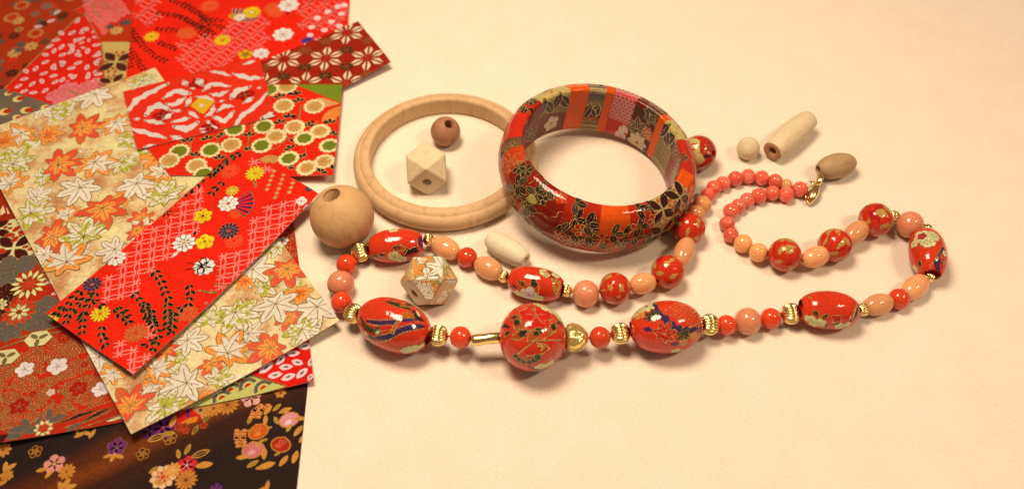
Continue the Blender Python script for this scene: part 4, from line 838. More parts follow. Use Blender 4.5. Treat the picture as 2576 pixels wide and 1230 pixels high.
# ------------------------------------------------------------------ paper covered beads
BR = P(236, 66, 30); BEADM = [M_LAC, M_LACG, M_LAC, M_GRN, M_FIRE]
def rev_bead(name, prof, c, R3, Rref, base, draw, parent=None, hole=0.0, n=56):
    M = R3.to_4x4(); M.translation = c; sf = Rev(prof, M, Rref); pr = Printer(sf, BEADM); pr.base = base
    if draw: draw(pr)
    m = len(prof); nph = n
    uv = np.array([(2*PI*i/nph*Rref, sf.s[j], 0) for j in range(m) for i in range(nph)]); V = sf.map(uv); u2 = uv.copy(); u2[:, 2] = 30; Nn = sf.map(u2)-V
    Fc = [(j*nph+i, j*nph+(i+1) % nph, (j+1)*nph+(i+1) % nph, (j+1)*nph+i) for j in range(m-1) for i in range(nph)]
    # bore walls
    rb = max(min(prof[0][0]*.8, .22*Rref), 1e-4); k = len(V); z0, z1 = prof[0][1], prof[-1][1]
    ex = []; en = []
    for (r, z) in ((prof[-1][0], z1), (rb, z1-rb*.4), (rb, z0+rb*.4), (prof[0][0], z0)):
        for i in range(nph): a = 2*PI*i/nph; ex.append((r*math.cos(a), r*math.sin(a), z)); en.append((-math.cos(a), -math.sin(a), 0))
    for q in range(3): Fc += [(k+q*nph+i, k+q*nph+(i+1) % nph, k+(q+1)*nph+(i+1) % nph, k+(q+1)*nph+i) for i in range(nph)]
    me = pr.build(name, np.concatenate([V, np.array(ex)]), Fc, 0, np.concatenate([Nn, np.array(en)*1e-4]))
    o = link(name, me, parent, c); rot_obj(o, R3); return o
def blotch(pr, u, v, k, rot, col):
    pr.begin(u, v, k, rot, 1); n = 14; p0 = rnd.uniform(0, 6); f = rnd.uniform(.35, .6)
    pr.fill([((1+.28*math.sin(3*t+p0)+.15*math.sin(5*t))*math.cos(t), f*(1+.3*math.sin(2*t+p0)+.25*math.sin(4*t+1))*math.sin(t)) for t in [2*PI*i/n for i in range(n)]], col)
def d_spot(R, seed):                                         # red bead with tan ikat blotches
    def f(pr):
        r_ = random.Random(seed); L = pr.sf.L
        for i in range(4): blotch(pr, r_.uniform(0, 2*PI*R), r_.uniform(.15, .85)*L, R*.5, r_.uniform(0, 180), P(196, 26, 22))
        for row, m in ((.14, 4), (.38, 6), (.62, 6), (.86, 4)):
            for i in range(m): blotch(pr, 2*PI*R*(i+r_.uniform(-.25, .25)+row)/m, (row+r_.uniform(-.07, .07))*L, R*r_.uniform(.26, .42), r_.choice([20, 70, 110, 160])+r_.uniform(-20, 20), P(212, 158, 86))
        for i in range(5): u, v = r_.uniform(0, 2*PI*R), r_.uniform(.2, .8)*L; pr.begin(u, v, R*.13, 0, 1); pr.fill(ell(0, 0, 1, 1), P(212, 158, 86))
    return f
def sprig(pr, c, r, rot, dark=P(44, 50, 26)):                # two tone leaf: amber tip, dark base, gold edge
    x, y = pr.sf.spot(c); pr.begin(x, y, r*mpp(*c), rot, 3); v = vesica((-1, 0), (1, 0), .46, 7); pr.fill(v, P(190, 92, 24)); pr.fill(vesica((-1, 0), (.15, .05), .4, 6), dark, 1); pr.stroke(v, .09, GLD, 2, 1, True)
def band(pr, pts, w, col, gold=True):
    blob(pr, pts, w, col, .08)
    if gold:
        for sd in (-1, 1):
            q = []
            for i, p in enumerate(pts):
                a = pts[max(0, i-1)]; b = pts[min(len(pts)-1, i+1)]; dx, dy = b[0]-a[0], b[1]-a[1]; m = math.hypot(dx, dy); q.append((p[0]-sd*dy/m*w*.5, p[1]+sd*dx/m*w*.5))
            goldline(pr, q, .0003)
def gl(pr, pts, w=.00032): goldline(pr, pts, w)
def back_fill(pr, n, seed, used=None):                       # flowers on the side of a bead that faces away
    r_ = random.Random(seed); R = pr.sf.R; L = pr.sf.L
    for i in range(n):
        u, v = r_.uniform(0, 2*PI*R), r_.uniform(.2, .8)*L
        if any((x-u)**2+(y-v)**2 < (rr+R*.45)**2 for x, y, rr, t in pr.hist): continue
        q = pr.sf.local(np.array([[u, v, 0]]))[0]; w = q@pr.sf.M[:3, :3].T+pr.sf.M[:3, 3]; c3d = pr.sf.M[:3, 3]
        if (w-c3d)@(np.array(CAMP)-c3d) > 0: continue
        pr.begin(u, v, R*.42, r_.uniform(0, 360), 3); col = r_.choice([CRM, P(60, 60, 30), P(206, 40, 30), P(60, 46, 90)])
        for t in range(6): a = 2*PI*t/6; e = vesica(pol(.1, a), pol(1, a), .3, 5); pr.fill(e, col); pr.stroke(e, .05, GLD, 1, 1, True)
NAVY = P(66, 50, 96); GRNL = P(44, 70, 28); IV = P(240, 222, 160)
def k1(x, y): return (754.7+x/3.556, 440.2+y/3.556)
def k2(x, y): return (817.6+x/3.556, 628.9+y/3.556)
def k3(x, y): return (1132+x/3.0097, 566+y/3.0097)
def k4(x, y): return (1509.4+x/3.556, 628.9+y/3.556)
def k5(x, y): return (1886.8+x/3.008, 471.7+y/3.008)
def k6(x, y): return (1257.9+x/4.889, 691.8+y/4.889)
def k7(x, y): return (943.4+x/4.889, 503.1+y/4.889)
def d_barrelA(pr):
    plum(pr, k1(835, 490), 13, IV, 20, gold=True)
    band(pr, [k1(1080, 560), k1(1095, 640)], 22, NAVY); blob(pr, [k1(930, 720), k1(990, 670), k1(1060, 680)], 17, P(40, 36, 26)); blob(pr, [k1(980, 690), k1(1040, 650)], 12, P(40, 36, 26)); gl(pr, [k1(930, 725), k1(960, 670), k1(1030, 640)])
    sprig(pr, k1(890, 655), 18, 80); sprig(pr, k1(745, 720), 16, 95); sprig(pr, k1(690, 730), 14, 100); plum(pr, k1(845, 730), 17, IV, 0, notch=True, center=P(190, 60, 50)); plum(pr, k1(910, 755), 14, IV, 30, center=P(190, 60, 50)); gl(pr, [k1(640, 700), k1(660, 760), k1(740, 790)]); gl(pr, [k1(640, 550), k1(622, 600)], .0006); back_fill(pr, 14, 1)
def d_barrelB(pr):
    plum(pr, k3(712, 355), 13, IV, 20, center=P(200, 60, 50)); plum(pr, k3(760, 372), 15, P(176, 40, 30), 50); plum(pr, k3(800, 380), 12, IV, 10, center=P(190, 60, 50)); plum(pr, k3(730, 378), 9, IV, 0)
    blob(pr, [k3(770, 415), k3(800, 425), k3(820, 440)], 11, P(190, 150, 50)); blob(pr, [k3(785, 440), k3(795, 490), k3(820, 520)], 10, P(190, 150, 50)); gl(pr, [k3(765, 410), k3(830, 425), k3(830, 480), k3(800, 530)], .0009)
    sprig(pr, k3(555, 450), 18, 70); sprig(pr, k3(640, 465), 22, 25); blob(pr, [k3(460, 460), k3(500, 475)], 12, P(60, 50, 40)); plum(pr, k3(600, 530), 24, P(236, 206, 190), 10, center=P(176, 50, 90)); plum(pr, k3(520, 520), 14, IV, 40); plum(pr, k3(670, 555), 14, IV, 40); band(pr, [k3(830, 555), k3(850, 530)], 13, NAVY); gl(pr, [k3(455, 360), k3(490, 320)], .0006); back_fill(pr, 14, 2)
def d_ovalL(pr):
    band(pr, [k2(375, 635), k2(480, 650), k2(600, 645), k2(720, 630), k2(850, 620)], 13, NAVY); band(pr, [k2(430, 795), k2(560, 775), k2(680, 715), k2(790, 690), k2(885, 680)], 16, NAVY); blob(pr, [k2(500, 715), k2(640, 685), k2(860, 655)], 9, P(220, 40, 40)); gl(pr, [k2(470, 725), k2(600, 710), k2(860, 665)])
    band(pr, [k2(600, 750), k2(625, 680), k2(680, 620)], 8, P(196, 110, 30)); band(pr, [k2(690, 590), k2(770, 580), k2(820, 610)], 14, P(196, 104, 26)); band(pr, [k2(560, 465), k2(650, 490), k2(760, 530)], 12, GRNL); sprig(pr, k2(730, 490), 20, -30, P(70, 60, 26)); blob(pr, [k2(690, 450), k2(760, 470), k2(820, 510)], 9, P(60, 50, 26))
    blob(pr, [k2(790, 545), k2(830, 600), k2(870, 630)], 17, P(56, 46, 36)); blob(pr, [k2(820, 550), k2(840, 590)], 8, IV); blob(pr, [k2(890, 570), k2(920, 610)], 14, P(196, 84, 26)); blob(pr, [k2(320, 600), k2(350, 680), k2(400, 710), k2(450, 730)], 15, GRNL); plum(pr, k2(465, 725), 11, GRNL, 0); blob(pr, [k2(350, 735), k2(385, 755)], 9, IV); blob(pr, [k2(460, 745), k2(485, 725)], 7, IV); blob(pr, [k2(390, 780), k2(430, 770)], 12, GRNL)
    plum(pr, k2(790, 885), 22, IV, 0); plum(pr, k2(730, 900), 17, IV, 30); plum(pr, k2(870, 850), 17, IV, 10); blob(pr, [k2(900, 790), k2(910, 820)], 9, GRNL); back_fill(pr, 16, 3)
def d_round(pr):
    plum(pr, k6(440, 500), 46, P(222, 34, 26), 90, 5, notch=True); plum(pr, k6(590, 410), 24, IV, 10); plum(pr, k6(500, 365), 18, IV, 40); plum(pr, k6(680, 470), 20, IV, 60); plum(pr, k6(730, 540), 15, IV, 20)
    blob(pr, [k6(60, 500), k6(130, 440), k6(190, 400)], 17, NAVY); blob(pr, [k6(40, 540), k6(100, 500)], 12, P(226, 170, 140)); sprig(pr, k6(190, 520), 18, 60); sprig(pr, k6(215, 610), 22, 20); blob(pr, [k6(20, 640), k6(110, 640)], 12, P(50, 40, 34)); sprig(pr, k6(235, 740), 24, -70); sprig(pr, k6(70, 730), 20, -60); sprig(pr, k6(425, 730), 24, -50); sprig(pr, k6(640, 660), 22, -30); sprig(pr, k6(710, 595), 18, -30)
    gl(pr, [k6(170, 660), k6(330, 680), k6(520, 690), k6(700, 700)]); gl(pr, [k6(460, 690), k6(520, 800), k6(660, 700)]); gl(pr, [k6(430, 800), k6(600, 800), k6(790, 780)], .0005); gl(pr, [k6(420, 810), k6(300, 900), k6(210, 975)], .0005); gl(pr, [k6(450, 830), k6(560, 850), k6(600, 900), k6(520, 960), k6(330, 985)], .0006); gl(pr, [k6(460, 870), k6(520, 880), k6(500, 930)], .0006); blob(pr, [k6(490, 850), k6(530, 880), k6(510, 930)], 6, P(214, 170, 80))
    for c in ((200, 1000), (240, 1045), (300, 1060), (370, 1065), (425, 1040), (460, 1005)): x, y = pr.sf.spot(k6(*c)); pr.begin(x, y, 9*mpp(*k6(*c)), 0, 2); pr.fill(ell(0, 0, 1, 1), GRNL); pr.stroke(ell(0, 0, 1, 1), .12, GLD, 1, 1, True)
    plum(pr, k6(320, 1030), 9, P(200, 80, 50), 0); plum(pr, k6(620, 1090), 16, IV, 0); plum(pr, k6(500, 1130), 16, IV, 30); blob(pr, [k6(660, 1060), k6(720, 1020)], 9, GRNL); blob(pr, [k6(350, 1120), k6(480, 1165), k6(560, 1155)], 8, GRNL); gl(pr, [k6(520, 1080), k6(700, 960), k6(780, 920)]); gl(pr, [k6(20, 980), k6(120, 1090), k6(260, 1170)]); back_fill(pr, 16, 4)
def d_ovalR(pr):
    gl(pr, [k4(545, 545), k4(590, 600), k4(650, 660), k4(710, 695), k4(800, 690), k4(900, 650)], .0005)
    blob(pr, [k4(480, 480), k4(520, 560), k4(590, 620), k4(660, 690), k4(740, 720), k4(820, 720), k4(900, 690)], 17, NAVY); blob(pr, [k4(395, 700), k4(460, 720)], 13, NAVY); blob(pr, [k4(640, 840), k4(700, 840)], 11, NAVY); blob(pr, [k4(870, 740), k4(905, 700)], 15, NAVY)
    for i in range(10): x = 560+i*33; gl(pr, [k4(x-10+i*3, 560+i*16), k4(x+60, 520+i*10), k4(x+150-i*4, 470+i*16)], .00028)
    mum(pr, k4(420, 505), 26, IV, 9, 0, P(120, 70, 40)); mum(pr, k4(330, 560), 20, IV, 8, 0, P(120, 70, 40)); maple(pr, k4(360, 590), 20, 'O', 90); maple(pr, k4(465, 600), 26, 'D', 80); maple(pr, k4(575, 755), 36, 'F', 60); maple(pr, k4(750, 770), 24, 'D', 100); maple(pr, k4(830, 770), 17, 'O', 30); maple(pr, k4(735, 830), 15, 'O', 30)
    plum(pr, k4(680, 905), 14, IV, 0); plum(pr, k4(790, 480), 12, IV, 0); back_fill(pr, 16, 5)
def d_barrelC(pr):
    band(pr, [k5(760, 1010), k5(800, 960), k5(815, 890)], 12, NAVY); gl(pr, [k5(790, 850), k5(810, 880), k5(770, 1000)], .0006); sprig(pr, k5(500, 965), 17, 20); sprig(pr, k5(560, 985), 15, -30); sprig(pr, k5(640, 1030), 15, -60); plum(pr, k5(455, 1000), 17, IV, 0, notch=True); plum(pr, k5(530, 1025), 15, IV, 30); plum(pr, k5(480, 1030), 13, IV, 10); plum(pr, k5(680, 1050), 14, IV, 20); plum(pr, k5(735, 1035), 11, IV, 20); sprig(pr, k5(570, 1060), 13, 0); pxpoly(pr, [k5(610, 965), k5(690, 965), k5(690, 1010), k5(640, 1025)], P(206, 40, 30), gold=.0003)
    gl(pr, [k5(430, 820), k5(490, 870)], .0003); plum(pr, k5(430, 822), 8, P(190, 110, 40), 0); back_fill(pr, 14, 6)
def d_barrelD(pr):
    plum(pr, k5(1300, 365), 22, IV, 0, center=P(176, 40, 60)); plum(pr, k5(1380, 365), 20, IV, 30, notch=True); plum(pr, k5(1345, 410), 20, IV, 60, notch=True); plum(pr, k5(1300, 370), 12, P(190, 50, 60), 10, gold=False); plum(pr, k5(1245, 425), 12, IV, 20)
    blob(pr, [k5(1460, 460), k5(1440, 530), k5(1410, 590), k5(1430, 620)], 20, NAVY); gl(pr, [k5(1455, 440), k5(1400, 540), k5(1360, 610)], .0004); plum(pr, k5(1450, 530), 10, P(206, 40, 36), 0); plum(pr, k5(1470, 570), 9, P(206, 40, 36), 0); plum(pr, k5(1470, 500), 8, IV, 0); sprig(pr, k5(1285, 590), 15, 60); plum(pr, k5(1250, 615), 11, IV, 0); back_fill(pr, 14, 7)
_mp = maple
def maple(pr, px, r, kind, rot=None, gold=1):
    if kind == 'F':
        x, y = pr.sf.spot(px); pr.begin(x, y, r*mpp(*px), rot, 4, .8); o = maple_outline(); pr.fill(o, P(216, 40, 32)); pr.stroke(o, .05, GLD, 2, 1, True)
        for a, L in ((90, .7), (42, .6), (-6, .6), (186, .6), (138, .6)): pr.stroke([(0, 0), pol(L, math.radians(a))], .04, GLD, 3)
    else: _mp(pr, px, r, kind, rot, gold)
# ------------------------------------------------------------------ the necklace
NL = [('pinks', 1978, 466, 16)]+[('pink', x, y, r*1.06) for x, y, r in ((1950, 456, 18), (1916, 448, 18), (1882, 444, 18), (1850, 450, 18.5), (1819, 462, 18), (1796, 472.5, 18), (1781, 491, 18))]
NL += [('buff', 1766, 515, 24), ('buff', 1750, 538, 23), ('spot', 1732, 575, 42), ('oval', 1721, 633, 34, 26, -68), ('spot', 1680, 684, 43), ('oval', 1617, 713, 33, 27, -15), ('spot', 1547, 726, 41), ('rose', 1473.6, 738.8, 35), ('gs', 1424.5, 731, 15.5), ('pb', 1348, 713.5, 67, 42, 11, d_barrelB), ('gs', 1266.6, 695, 15.5), ('oval', 1228.7, 675, 37, 28, 30), ('red', 1175, 648, 26.5), ('oval', 1121, 623.7, 37, 27.5, 28), ('gs', 1078, 603, 15), ('pb', 997, 618, 67, 43, -5, d_barrelA),
       ('gl', 906.6, 634, 25), ('red', 872, 666, 27), ('rose', 857.3, 714, 34.6), ('red', 860, 760.6, 27.5), ('gl', 888.7, 788, 25.5), ('po', 992, 818, 90, 66, 21, d_ovalL), ('gl', 1102.5, 843, 26.5), ('red', 1158.7, 848, 28.2), ('bar', 1223, 852, 36, 15.5, -3), ('pr', 1340, 848, 86, 0, 0, d_round), ('nug', 1452, 850, 37), ('red', 1509, 848.5, 28), ('gl', 1560.5, 838, 26.5), ('po', 1675, 822, 88, 66, -4, d_ovalR), ('gl', 1785, 816, 26.5), ('red', 1827, 817.5, 26), ('rose', 1881, 808, 35), ('red', 1939, 801, 27), ('gl', 1990, 789, 26.5), ('pb', 2084, 780, 71, 48.5, 3, d_barrelC), ('gs', 2171, 779, 16),
       ('oval', 2209, 766, 37, 27.5, -16), ('red', 2261, 752, 27), ('oval', 2302, 722.7, 35, 28, -42), ('gs', 2337, 695, 15.5), ('pb', 2334, 638, 54, 45, 80, d_barrelD), ('gs', 2331, 577, 14), ('rose', 2289, 565.5, 34.5), ('gs', 2249, 545, 15), ('spot', 2203, 553, 43), ('oval', 2153.7, 585, 31, 26, -40), ('spot', 2100, 617, 43), ('oval', 2051.5, 646, 34, 26.5, -19), ('spot', 1974, 641, 42.5), ('buff', 1908, 635.5, 24.5), ('buff', 1869.5, 613, 24)]
NL += [('pink', x, y, r*1.06) for x, y, r in ((1839, 592, 18.8), (1829, 563, 19), (1839, 531.6, 19), (1857.7, 519, 18), (1880, 504, 18.3), (1909, 493, 19), (1943, 486, 18.3), (1977.6, 490, 19), (2012.7, 476.5, 19))]
rad = [b[4] if b[0] in ('oval', 'pb', 'po', 'bar') else b[3] for b in NL]
R_ = [q*mpp(b[1], b[2], .006) for q, b in zip(rad, NL)]; Zc = list(R_)
for _ in range(200):
    for i in range(len(Zc)):
        a = Zc[max(0, i-1)]; b = Zc[min(len(Zc)-1, i+1)]; Zc[i] = max(R_[i], .5*(a+b)-.0006)
CT = [at(b[1], b[2], z) for b, z in zip(NL, Zc)]
neck = empty('necklace', (CT[30].x, CT[30].y, 0)); tag(neck, 'coral, gold and washi paper bead necklace curled across the table', 'necklace')
def ribbed(r): return egg(r*.98, r, r*.30, 0, 22)
for i, b in enumerate(NL):
    c = CT[i]; k = b[0]; r = rad[i]*depth(c)/F0; R_[i] = r
    t = (CT[min(len(CT)-1, i+1)]-CT[max(0, i-1)]).normalized(); Fr = frame(t, rnd.uniform(0, 6))
    if k in ('pink', 'pinks', 'buff', 'red', 'rose'):
        m = {'pink': ST_PINK, 'pinks': ST_BUFF, 'buff': ST_BUFF, 'red': ST_RED, 'rose': ST_ROSE}[k]; nm = {'pink': 'pink_coral_bead', 'pinks': 'peach_coral_bead', 'buff': 'peach_coral_bead', 'red': 'red_stone_bead', 'rose': 'rose_stone_bead'}[k]
        o = solid(nm, bore(egg(r*.97, r, r*.13, 0, 24), r*.13), m, c, Fr, neck, n=40)
    elif k in ('gs', 'gl'):
        nr = 14 if k == 'gs' else 20; tw = 0 if k == 'gs' else 60
        P0 = ribbed(r); o = solid('ribbed_gold_bead', bore(P0, r*.26), M_METAL, c, frame(t), neck, n=nr*10, f=lambda a, j, z: (1.03-.11*abs(math.cos(nr*a/2+.25*math.sin(3*a+2*z/r)*(k == 'gl')))**3*min(1, 2.5*(1-abs(z)/(r*.93)+.02))) if j <= 22 else 1.0)
    elif k in ('oval', 'pb', 'po', 'pr'):
        ang = b[5]; ax = axis_px((b[1], b[2]), ang, c.z); a1 = project(np.array([c+ax*.004]))[0]; s_ = math.hypot(a1[0]-b[1], a1[1]-b[2])/.004; h = b[3]/s_
        if k == 'oval': o = solid('peach_oval_bead', bore(egg(h, r, r*.14, r*.30, 26), r*.14), ST_PEACH, c, frame(ax), neck, n=44)
        elif k == 'pb': o = rev_bead('paper_barrel_bead', egg(h, r, 0, r*.50, 44, 2.25), c, frame(ax), r, BR, b[6], neck); 
        elif k == 'po': o = rev_bead('paper_oval_bead', egg(h, r, 0, r*.30, 50, 2.15), c, frame(ax), r, BR, b[6], neck)
        else: r = b[3]*depth(c)/F0; o = rev_bead('paper_round_bead', egg(r*.99, r, r*.2, 0, 50), c, frame(Vector((1, .05, 0))), r, BR, b[6], neck)
    if k in ('pb', 'po', 'pr'): o['label'] = {d_barrelA: 'red paper barrel bead with a purple end and dark leaves', d_barrelB: 'red paper barrel bead with cream plum blossoms', d_ovalL: 'large oval red paper bead with purple ribbons', d_round: 'largest round red paper bead with gold outlined leaves', d_ovalR: 'large oval red paper bead with green and red maple leaves', d_barrelC: 'red paper barrel bead with cream flowers along its lower side', d_barrelD: 'upright red paper barrel bead with a cream blossom at its top'}[b[6]]
    if k == 'spot': o = rev_bead('paper_round_bead', egg(r*.97, r, r*.17, 0, 36), c, frame(t, 1.3*i), r, P(228, 60, 24), d_spot(r, 20+i), neck, n=44)
    elif k == 'bar':
        a = at(1186, 857, c.z-.0005); e = at(1262, 849, c.z+.0003); ax = (e-a); L = ax.length; V = []; Fs = []; n = 20; m = 16
        for j in range(m+1):
            for q in range(n): 
                an = 2*PI*q/n; rr_ = r*(.92+.02*math.sin(j*.7)+.04*math.sin(2*an+.4*j))*(.8 if j in (0, m) else 1); V.append((rr_*math.cos(an), rr_*1.0*math.sin(an)+.0004*math.sin(PI*j/m), -L/2+L*j/m))
        Fs = [(j*n+q, j*n+(q+1) % n, (j+1)*n+(q+1) % n, (j+1)*n+q) for j in range(m) for q in range(n)]; Fs.append(tuple(range(n-1, -1, -1))); Fs.append(tuple(m*n+q for q in range(n)))
        o = link('gold_tube_bead', mesh('gold_tube_bead', V, Fs, M_WIRE), neck, (a+e)/2); rot_obj(o, frame(ax))
    elif k == 'nug':
        r = b[3]*depth(c)/F0; P1 = [(r*v, r*z) for v, z in ((.05, -.86), (.6, -.84), (.9, -.72), (1.0, -.45), (.97, -.1), (.86, .25), (.66, .52), (.4, .70), (.12, .78), (.03, .78))]
        P1 = smooth_prof(P1, 2)[4:-4]; o = solid('gold_nugget_bead', [(max(1e-5, u), v) for u, v in P1], M_NUG, c, frame(Vector((1, .03, -.05))), neck, closed=False, n=40, f=lambda a, j, z: 1+.04*math.sin(3*a+1)+.03*math.sin(5*a+z/r*4))
def tube(pts, radii, n=10, closed=False):
    V = []; m = len(pts); Fc = []
    for j, p in enumerate(pts):
        a = pts[j-1] if (j or closed) else pts[0]; b = pts[(j+1) % m] if (j < m-1 or closed) else pts[-1]; R3 = frame(b-a)
        for q in range(n): V.append(Vector(p)+R3 @ Vector((radii[j]*math.cos(2*PI*q/n), radii[j]*math.sin(2*PI*q/n), 0)))
    for j in range(m if closed else m-1):
        for q in range(n): Fc.append((j*n+q, j*n+(q+1) % n, ((j+1) % m)*n+(q+1) % n, ((j+1) % m)*n+q))
    if not closed: Fc.append(tuple(range(n-1, -1, -1))); Fc.append(tuple((m-1)*n+q for q in range(n)))
    return V, Fc
V, Fc = tube(CT, [.00035]*len(CT), 6); o = link('cord', mesh('cord', [v-neck.location for v in V], Fc, M_CORD), neck); o.location = (0, 0, 0)
# clasp: lobster claw with its loops
ck = mpp(2050, 475, .003)
path = [at(2034, 514, .0016), at(2037, 509, .0020), at(2039, 504, .0026), at(2042, 498, .0030), at(2046, 489, .0034), at(2050, 479, .0036), at(2054, 469, .0037), at(2057, 463, .0037)]
V, Fc = tube(path, [k*ck for k in (3, 6, 8, 10.5, 12.5, 12, 9, 6.5)], 16); clasp = link('clasp', mesh('clasp', [v-neck.location for v in V], Fc, M_METAL), neck); clasp.location = (0, 0, 0)
hook = [at(2056, 466, .0042), at(2060, 457, .0052), at(2064, 448, .0058), at(2068, 442, .0052), at(2069, 441, .0038), at(2067, 446, .0026), at(2062, 456, .0022), at(2057, 466, .0024)]
V, Fc = tube(hook, [k*ck for k in (6.5, 7.5, 8, 7.5, 6.5, 5, 4, 3)], 12); hk = link('hook', mesh('hook', [v-neck.location for v in V], Fc, M_METAL), clasp); hk.location = (0, 0, 0)
def loop(c, axis, r, w, nm):
    R3 = frame(axis); pts = [Vector(c)+R3 @ Vector((r*math.cos(2*PI*t/24), r*math.sin(2*PI*t/24), 0)) for t in range(24)]
    V, Fc = tube(pts, [w]*24, 8, True); o = link(nm, mesh(nm, [v-neck.location for v in V], Fc, M_WIRE), clasp); o.location = (0, 0, 0)
loop(at(2050, 461, .0035), (.25, .5, .8), 14*ck, 1.6*ck, 'jump_ring'); loop(at(2030, 468, .0035), (.9, .2, .3), 5*ck, 2.0*ck, 'wire_loop'); loop(at(2028, 497, .0025), (.8, -.3, .4), 5.5*ck, 1.8*ck, 'wire_loop'); loop(at(2035, 506, .002), (.2, .3, .9), 7*ck, 1.5*ck, 'jump_ring')
# --- single paper bead behind the bangle, and the faceted paper bead
def q4(x, y): return (1666.7+x/8.89, 314.5+y/8.89)
def d_lone(pr):
    pxpoly(pr, [q4(560, 340), q4(700, 290), q4(840, 360), q4(840, 620), q4(900, 680), q4(960, 790), q4(850, 880), q4(680, 920), q4(560, 900), q4(480, 620)], P(222, 190, 120)); blob(pr, [q4(640, 438), q4(760, 432)], 5, P(216, 50, 30), .1); blob(pr, [q4(640, 550), q4(755, 542)], 4, P(216, 50, 30), .1)
    blob(pr, [q4(1040, 470), q4(1070, 560)], 11, P(120, 106, 80)); blob(pr, [q4(930, 690), q4(1000, 700), q4(1100, 700)], 12, P(56, 48, 32)); blob(pr, [q4(1010, 600), q4(1060, 640)], 10, P(220, 180, 120)); blob(pr, [q4(780, 1000), q4(950, 940)], 10, P(222, 190, 120)); gl(pr, [q4(960, 420), q4(980, 520), q4(930, 620)], .0005); blob(pr, [q4(620, 290), q4(700, 255)], 7, P(190, 150, 90)); back_fill(pr, 12, 9)
c, r = fit((1757, 385.5), 45); o = rev_bead('paper_bead', egg(r*.99, r, r*.17, 0, 40), c, frame(cam_dir(.72, -.08, .66)), r, P(200, 50, 30), d_lone)
tag(o, 'loose round red and cream paper bead half hidden behind the lacquered bangle', 'bead')
bm, c, k = cubocta((1079.7, 706.5), 52.5, 0, .11, 'x'); drill(bm, k, .24, 0); me = bpy.data.meshes.new('faceted_paper_bead'); bm.to_mesh(me); bm.free()
class Plane:                                  # one flat facet: origin, two axes, normal
    hmax = .004; flip = False
    def __init__(s, o, x, y, n): s.o, s.x, s.y, s.n = [np.array(v) for v in (o, x, y, n)]
    def map(s, u): return s.o+u[:, :1]*s.x+u[:, 1:2]*s.y+u[:, 2:3]*STEP*s.n
me.materials.append(ink('wrap_paper', coat=.9, lump=160, coat_rough=.1)); ca = me.color_attributes.new('ink', 'FLOAT_COLOR', 'CORNER'); ca.data.foreach_set('color', [*P(244, 208, 158), 1]*len(me.loops))
faceted = link('faceted_paper_bead', me, None, c); faceted.rotation_euler = (0, 0, math.radians(-42)); tag(faceted, 'faceted bead wrapped in glossy maple leaf paper inside the necklace loop', 'bead')
import bmesh as _b
bmf = _b.new(); vs_ = []
for a_ in (-1, 1):
    for b_ in (-1, 1): vs_ += [(a_, b_, 0), (a_, 0, b_), (0, a_, b_)]
for v in vs_: bmf.verts.new(Vector(v)*k)
_b.ops.convex_hull(bmf, input=bmf.verts); _b.ops.dissolve_limit(bmf, angle_limit=.01, verts=bmf.verts, edges=bmf.edges); _b.ops.recalc_face_normals(bmf, faces=bmf.faces)
M_WRAP = mottle('maple_wrap_ground', P(248, 210, 148), P(216, 150, 92), 120, .42, .62, 1); M_LGRN = mottle('green_speckled_wrap', P(168, 165, 40), P(226, 210, 180), 330, .46, .52, 1)
for fi, f in enumerate(bmf.faces):
    if f.normal.dot(Vector((0, -1, 0))) > .95: continue
    o_ = f.calc_center_median(); x_ = (f.verts[0].co-o_).normalized(); y_ = f.normal.cross(x_)
    q = [((v.co-o_).dot(x_)*.955, (v.co-o_).dot(y_)*.955) for v in f.verts]
    pr = Printer(Plane(o_+f.normal*2e-5, x_, y_, f.normal), [M_LAC, M_LACG, M_LAC, M_LGRN, M_FIRE, M_WRAP], clip=q); rf = random.Random(fi+3)
    pr.T_ = (0, 0, 1, 0, 0, 1)
    for t in range(1, len(q)-1): pr.tri(q[0], q[t], q[t+1], 0, P(206, 170, 120), 5)
    def leafat(u, v, kk, kind, rot):
        pr.begin(u, v, kk, rot, 4, .8); ol = maple_outline(jag=.04)
        if kind == 'G': pr.fill(ol, WHT, mi=3)
        else: pr.fill(ol, {'W': P(250, 230, 196), 'O': ORG, 'R': P(244, 120, 52), 'P': ORG}[kind])
        if kind == 'P': pr.fill(maple_outline(.6, .15), P(250, 230, 196), 1)
        pr.stroke(ol, .05, GLD, 2, 1, True); [pr.stroke([(0, 0), pol(.75, math.radians(t))], .035, GLD, 3) for t in (90, 42, -6, 186, 138)]
    big = len(q) == 4
    for t in range(5 if big else 3): leafat(rf.uniform(-.8, .8)*k, rf.uniform(-.8, .8)*k, k*rf.uniform(.75, 1.05), 'WPOGWPO'[(fi*3+t*2) % 7], rf.uniform(0, 360))
    ob = link('paper_facet', pr.build('paper_facet'), faceted); ob.location = (0, 0, 0)
bmf.free()
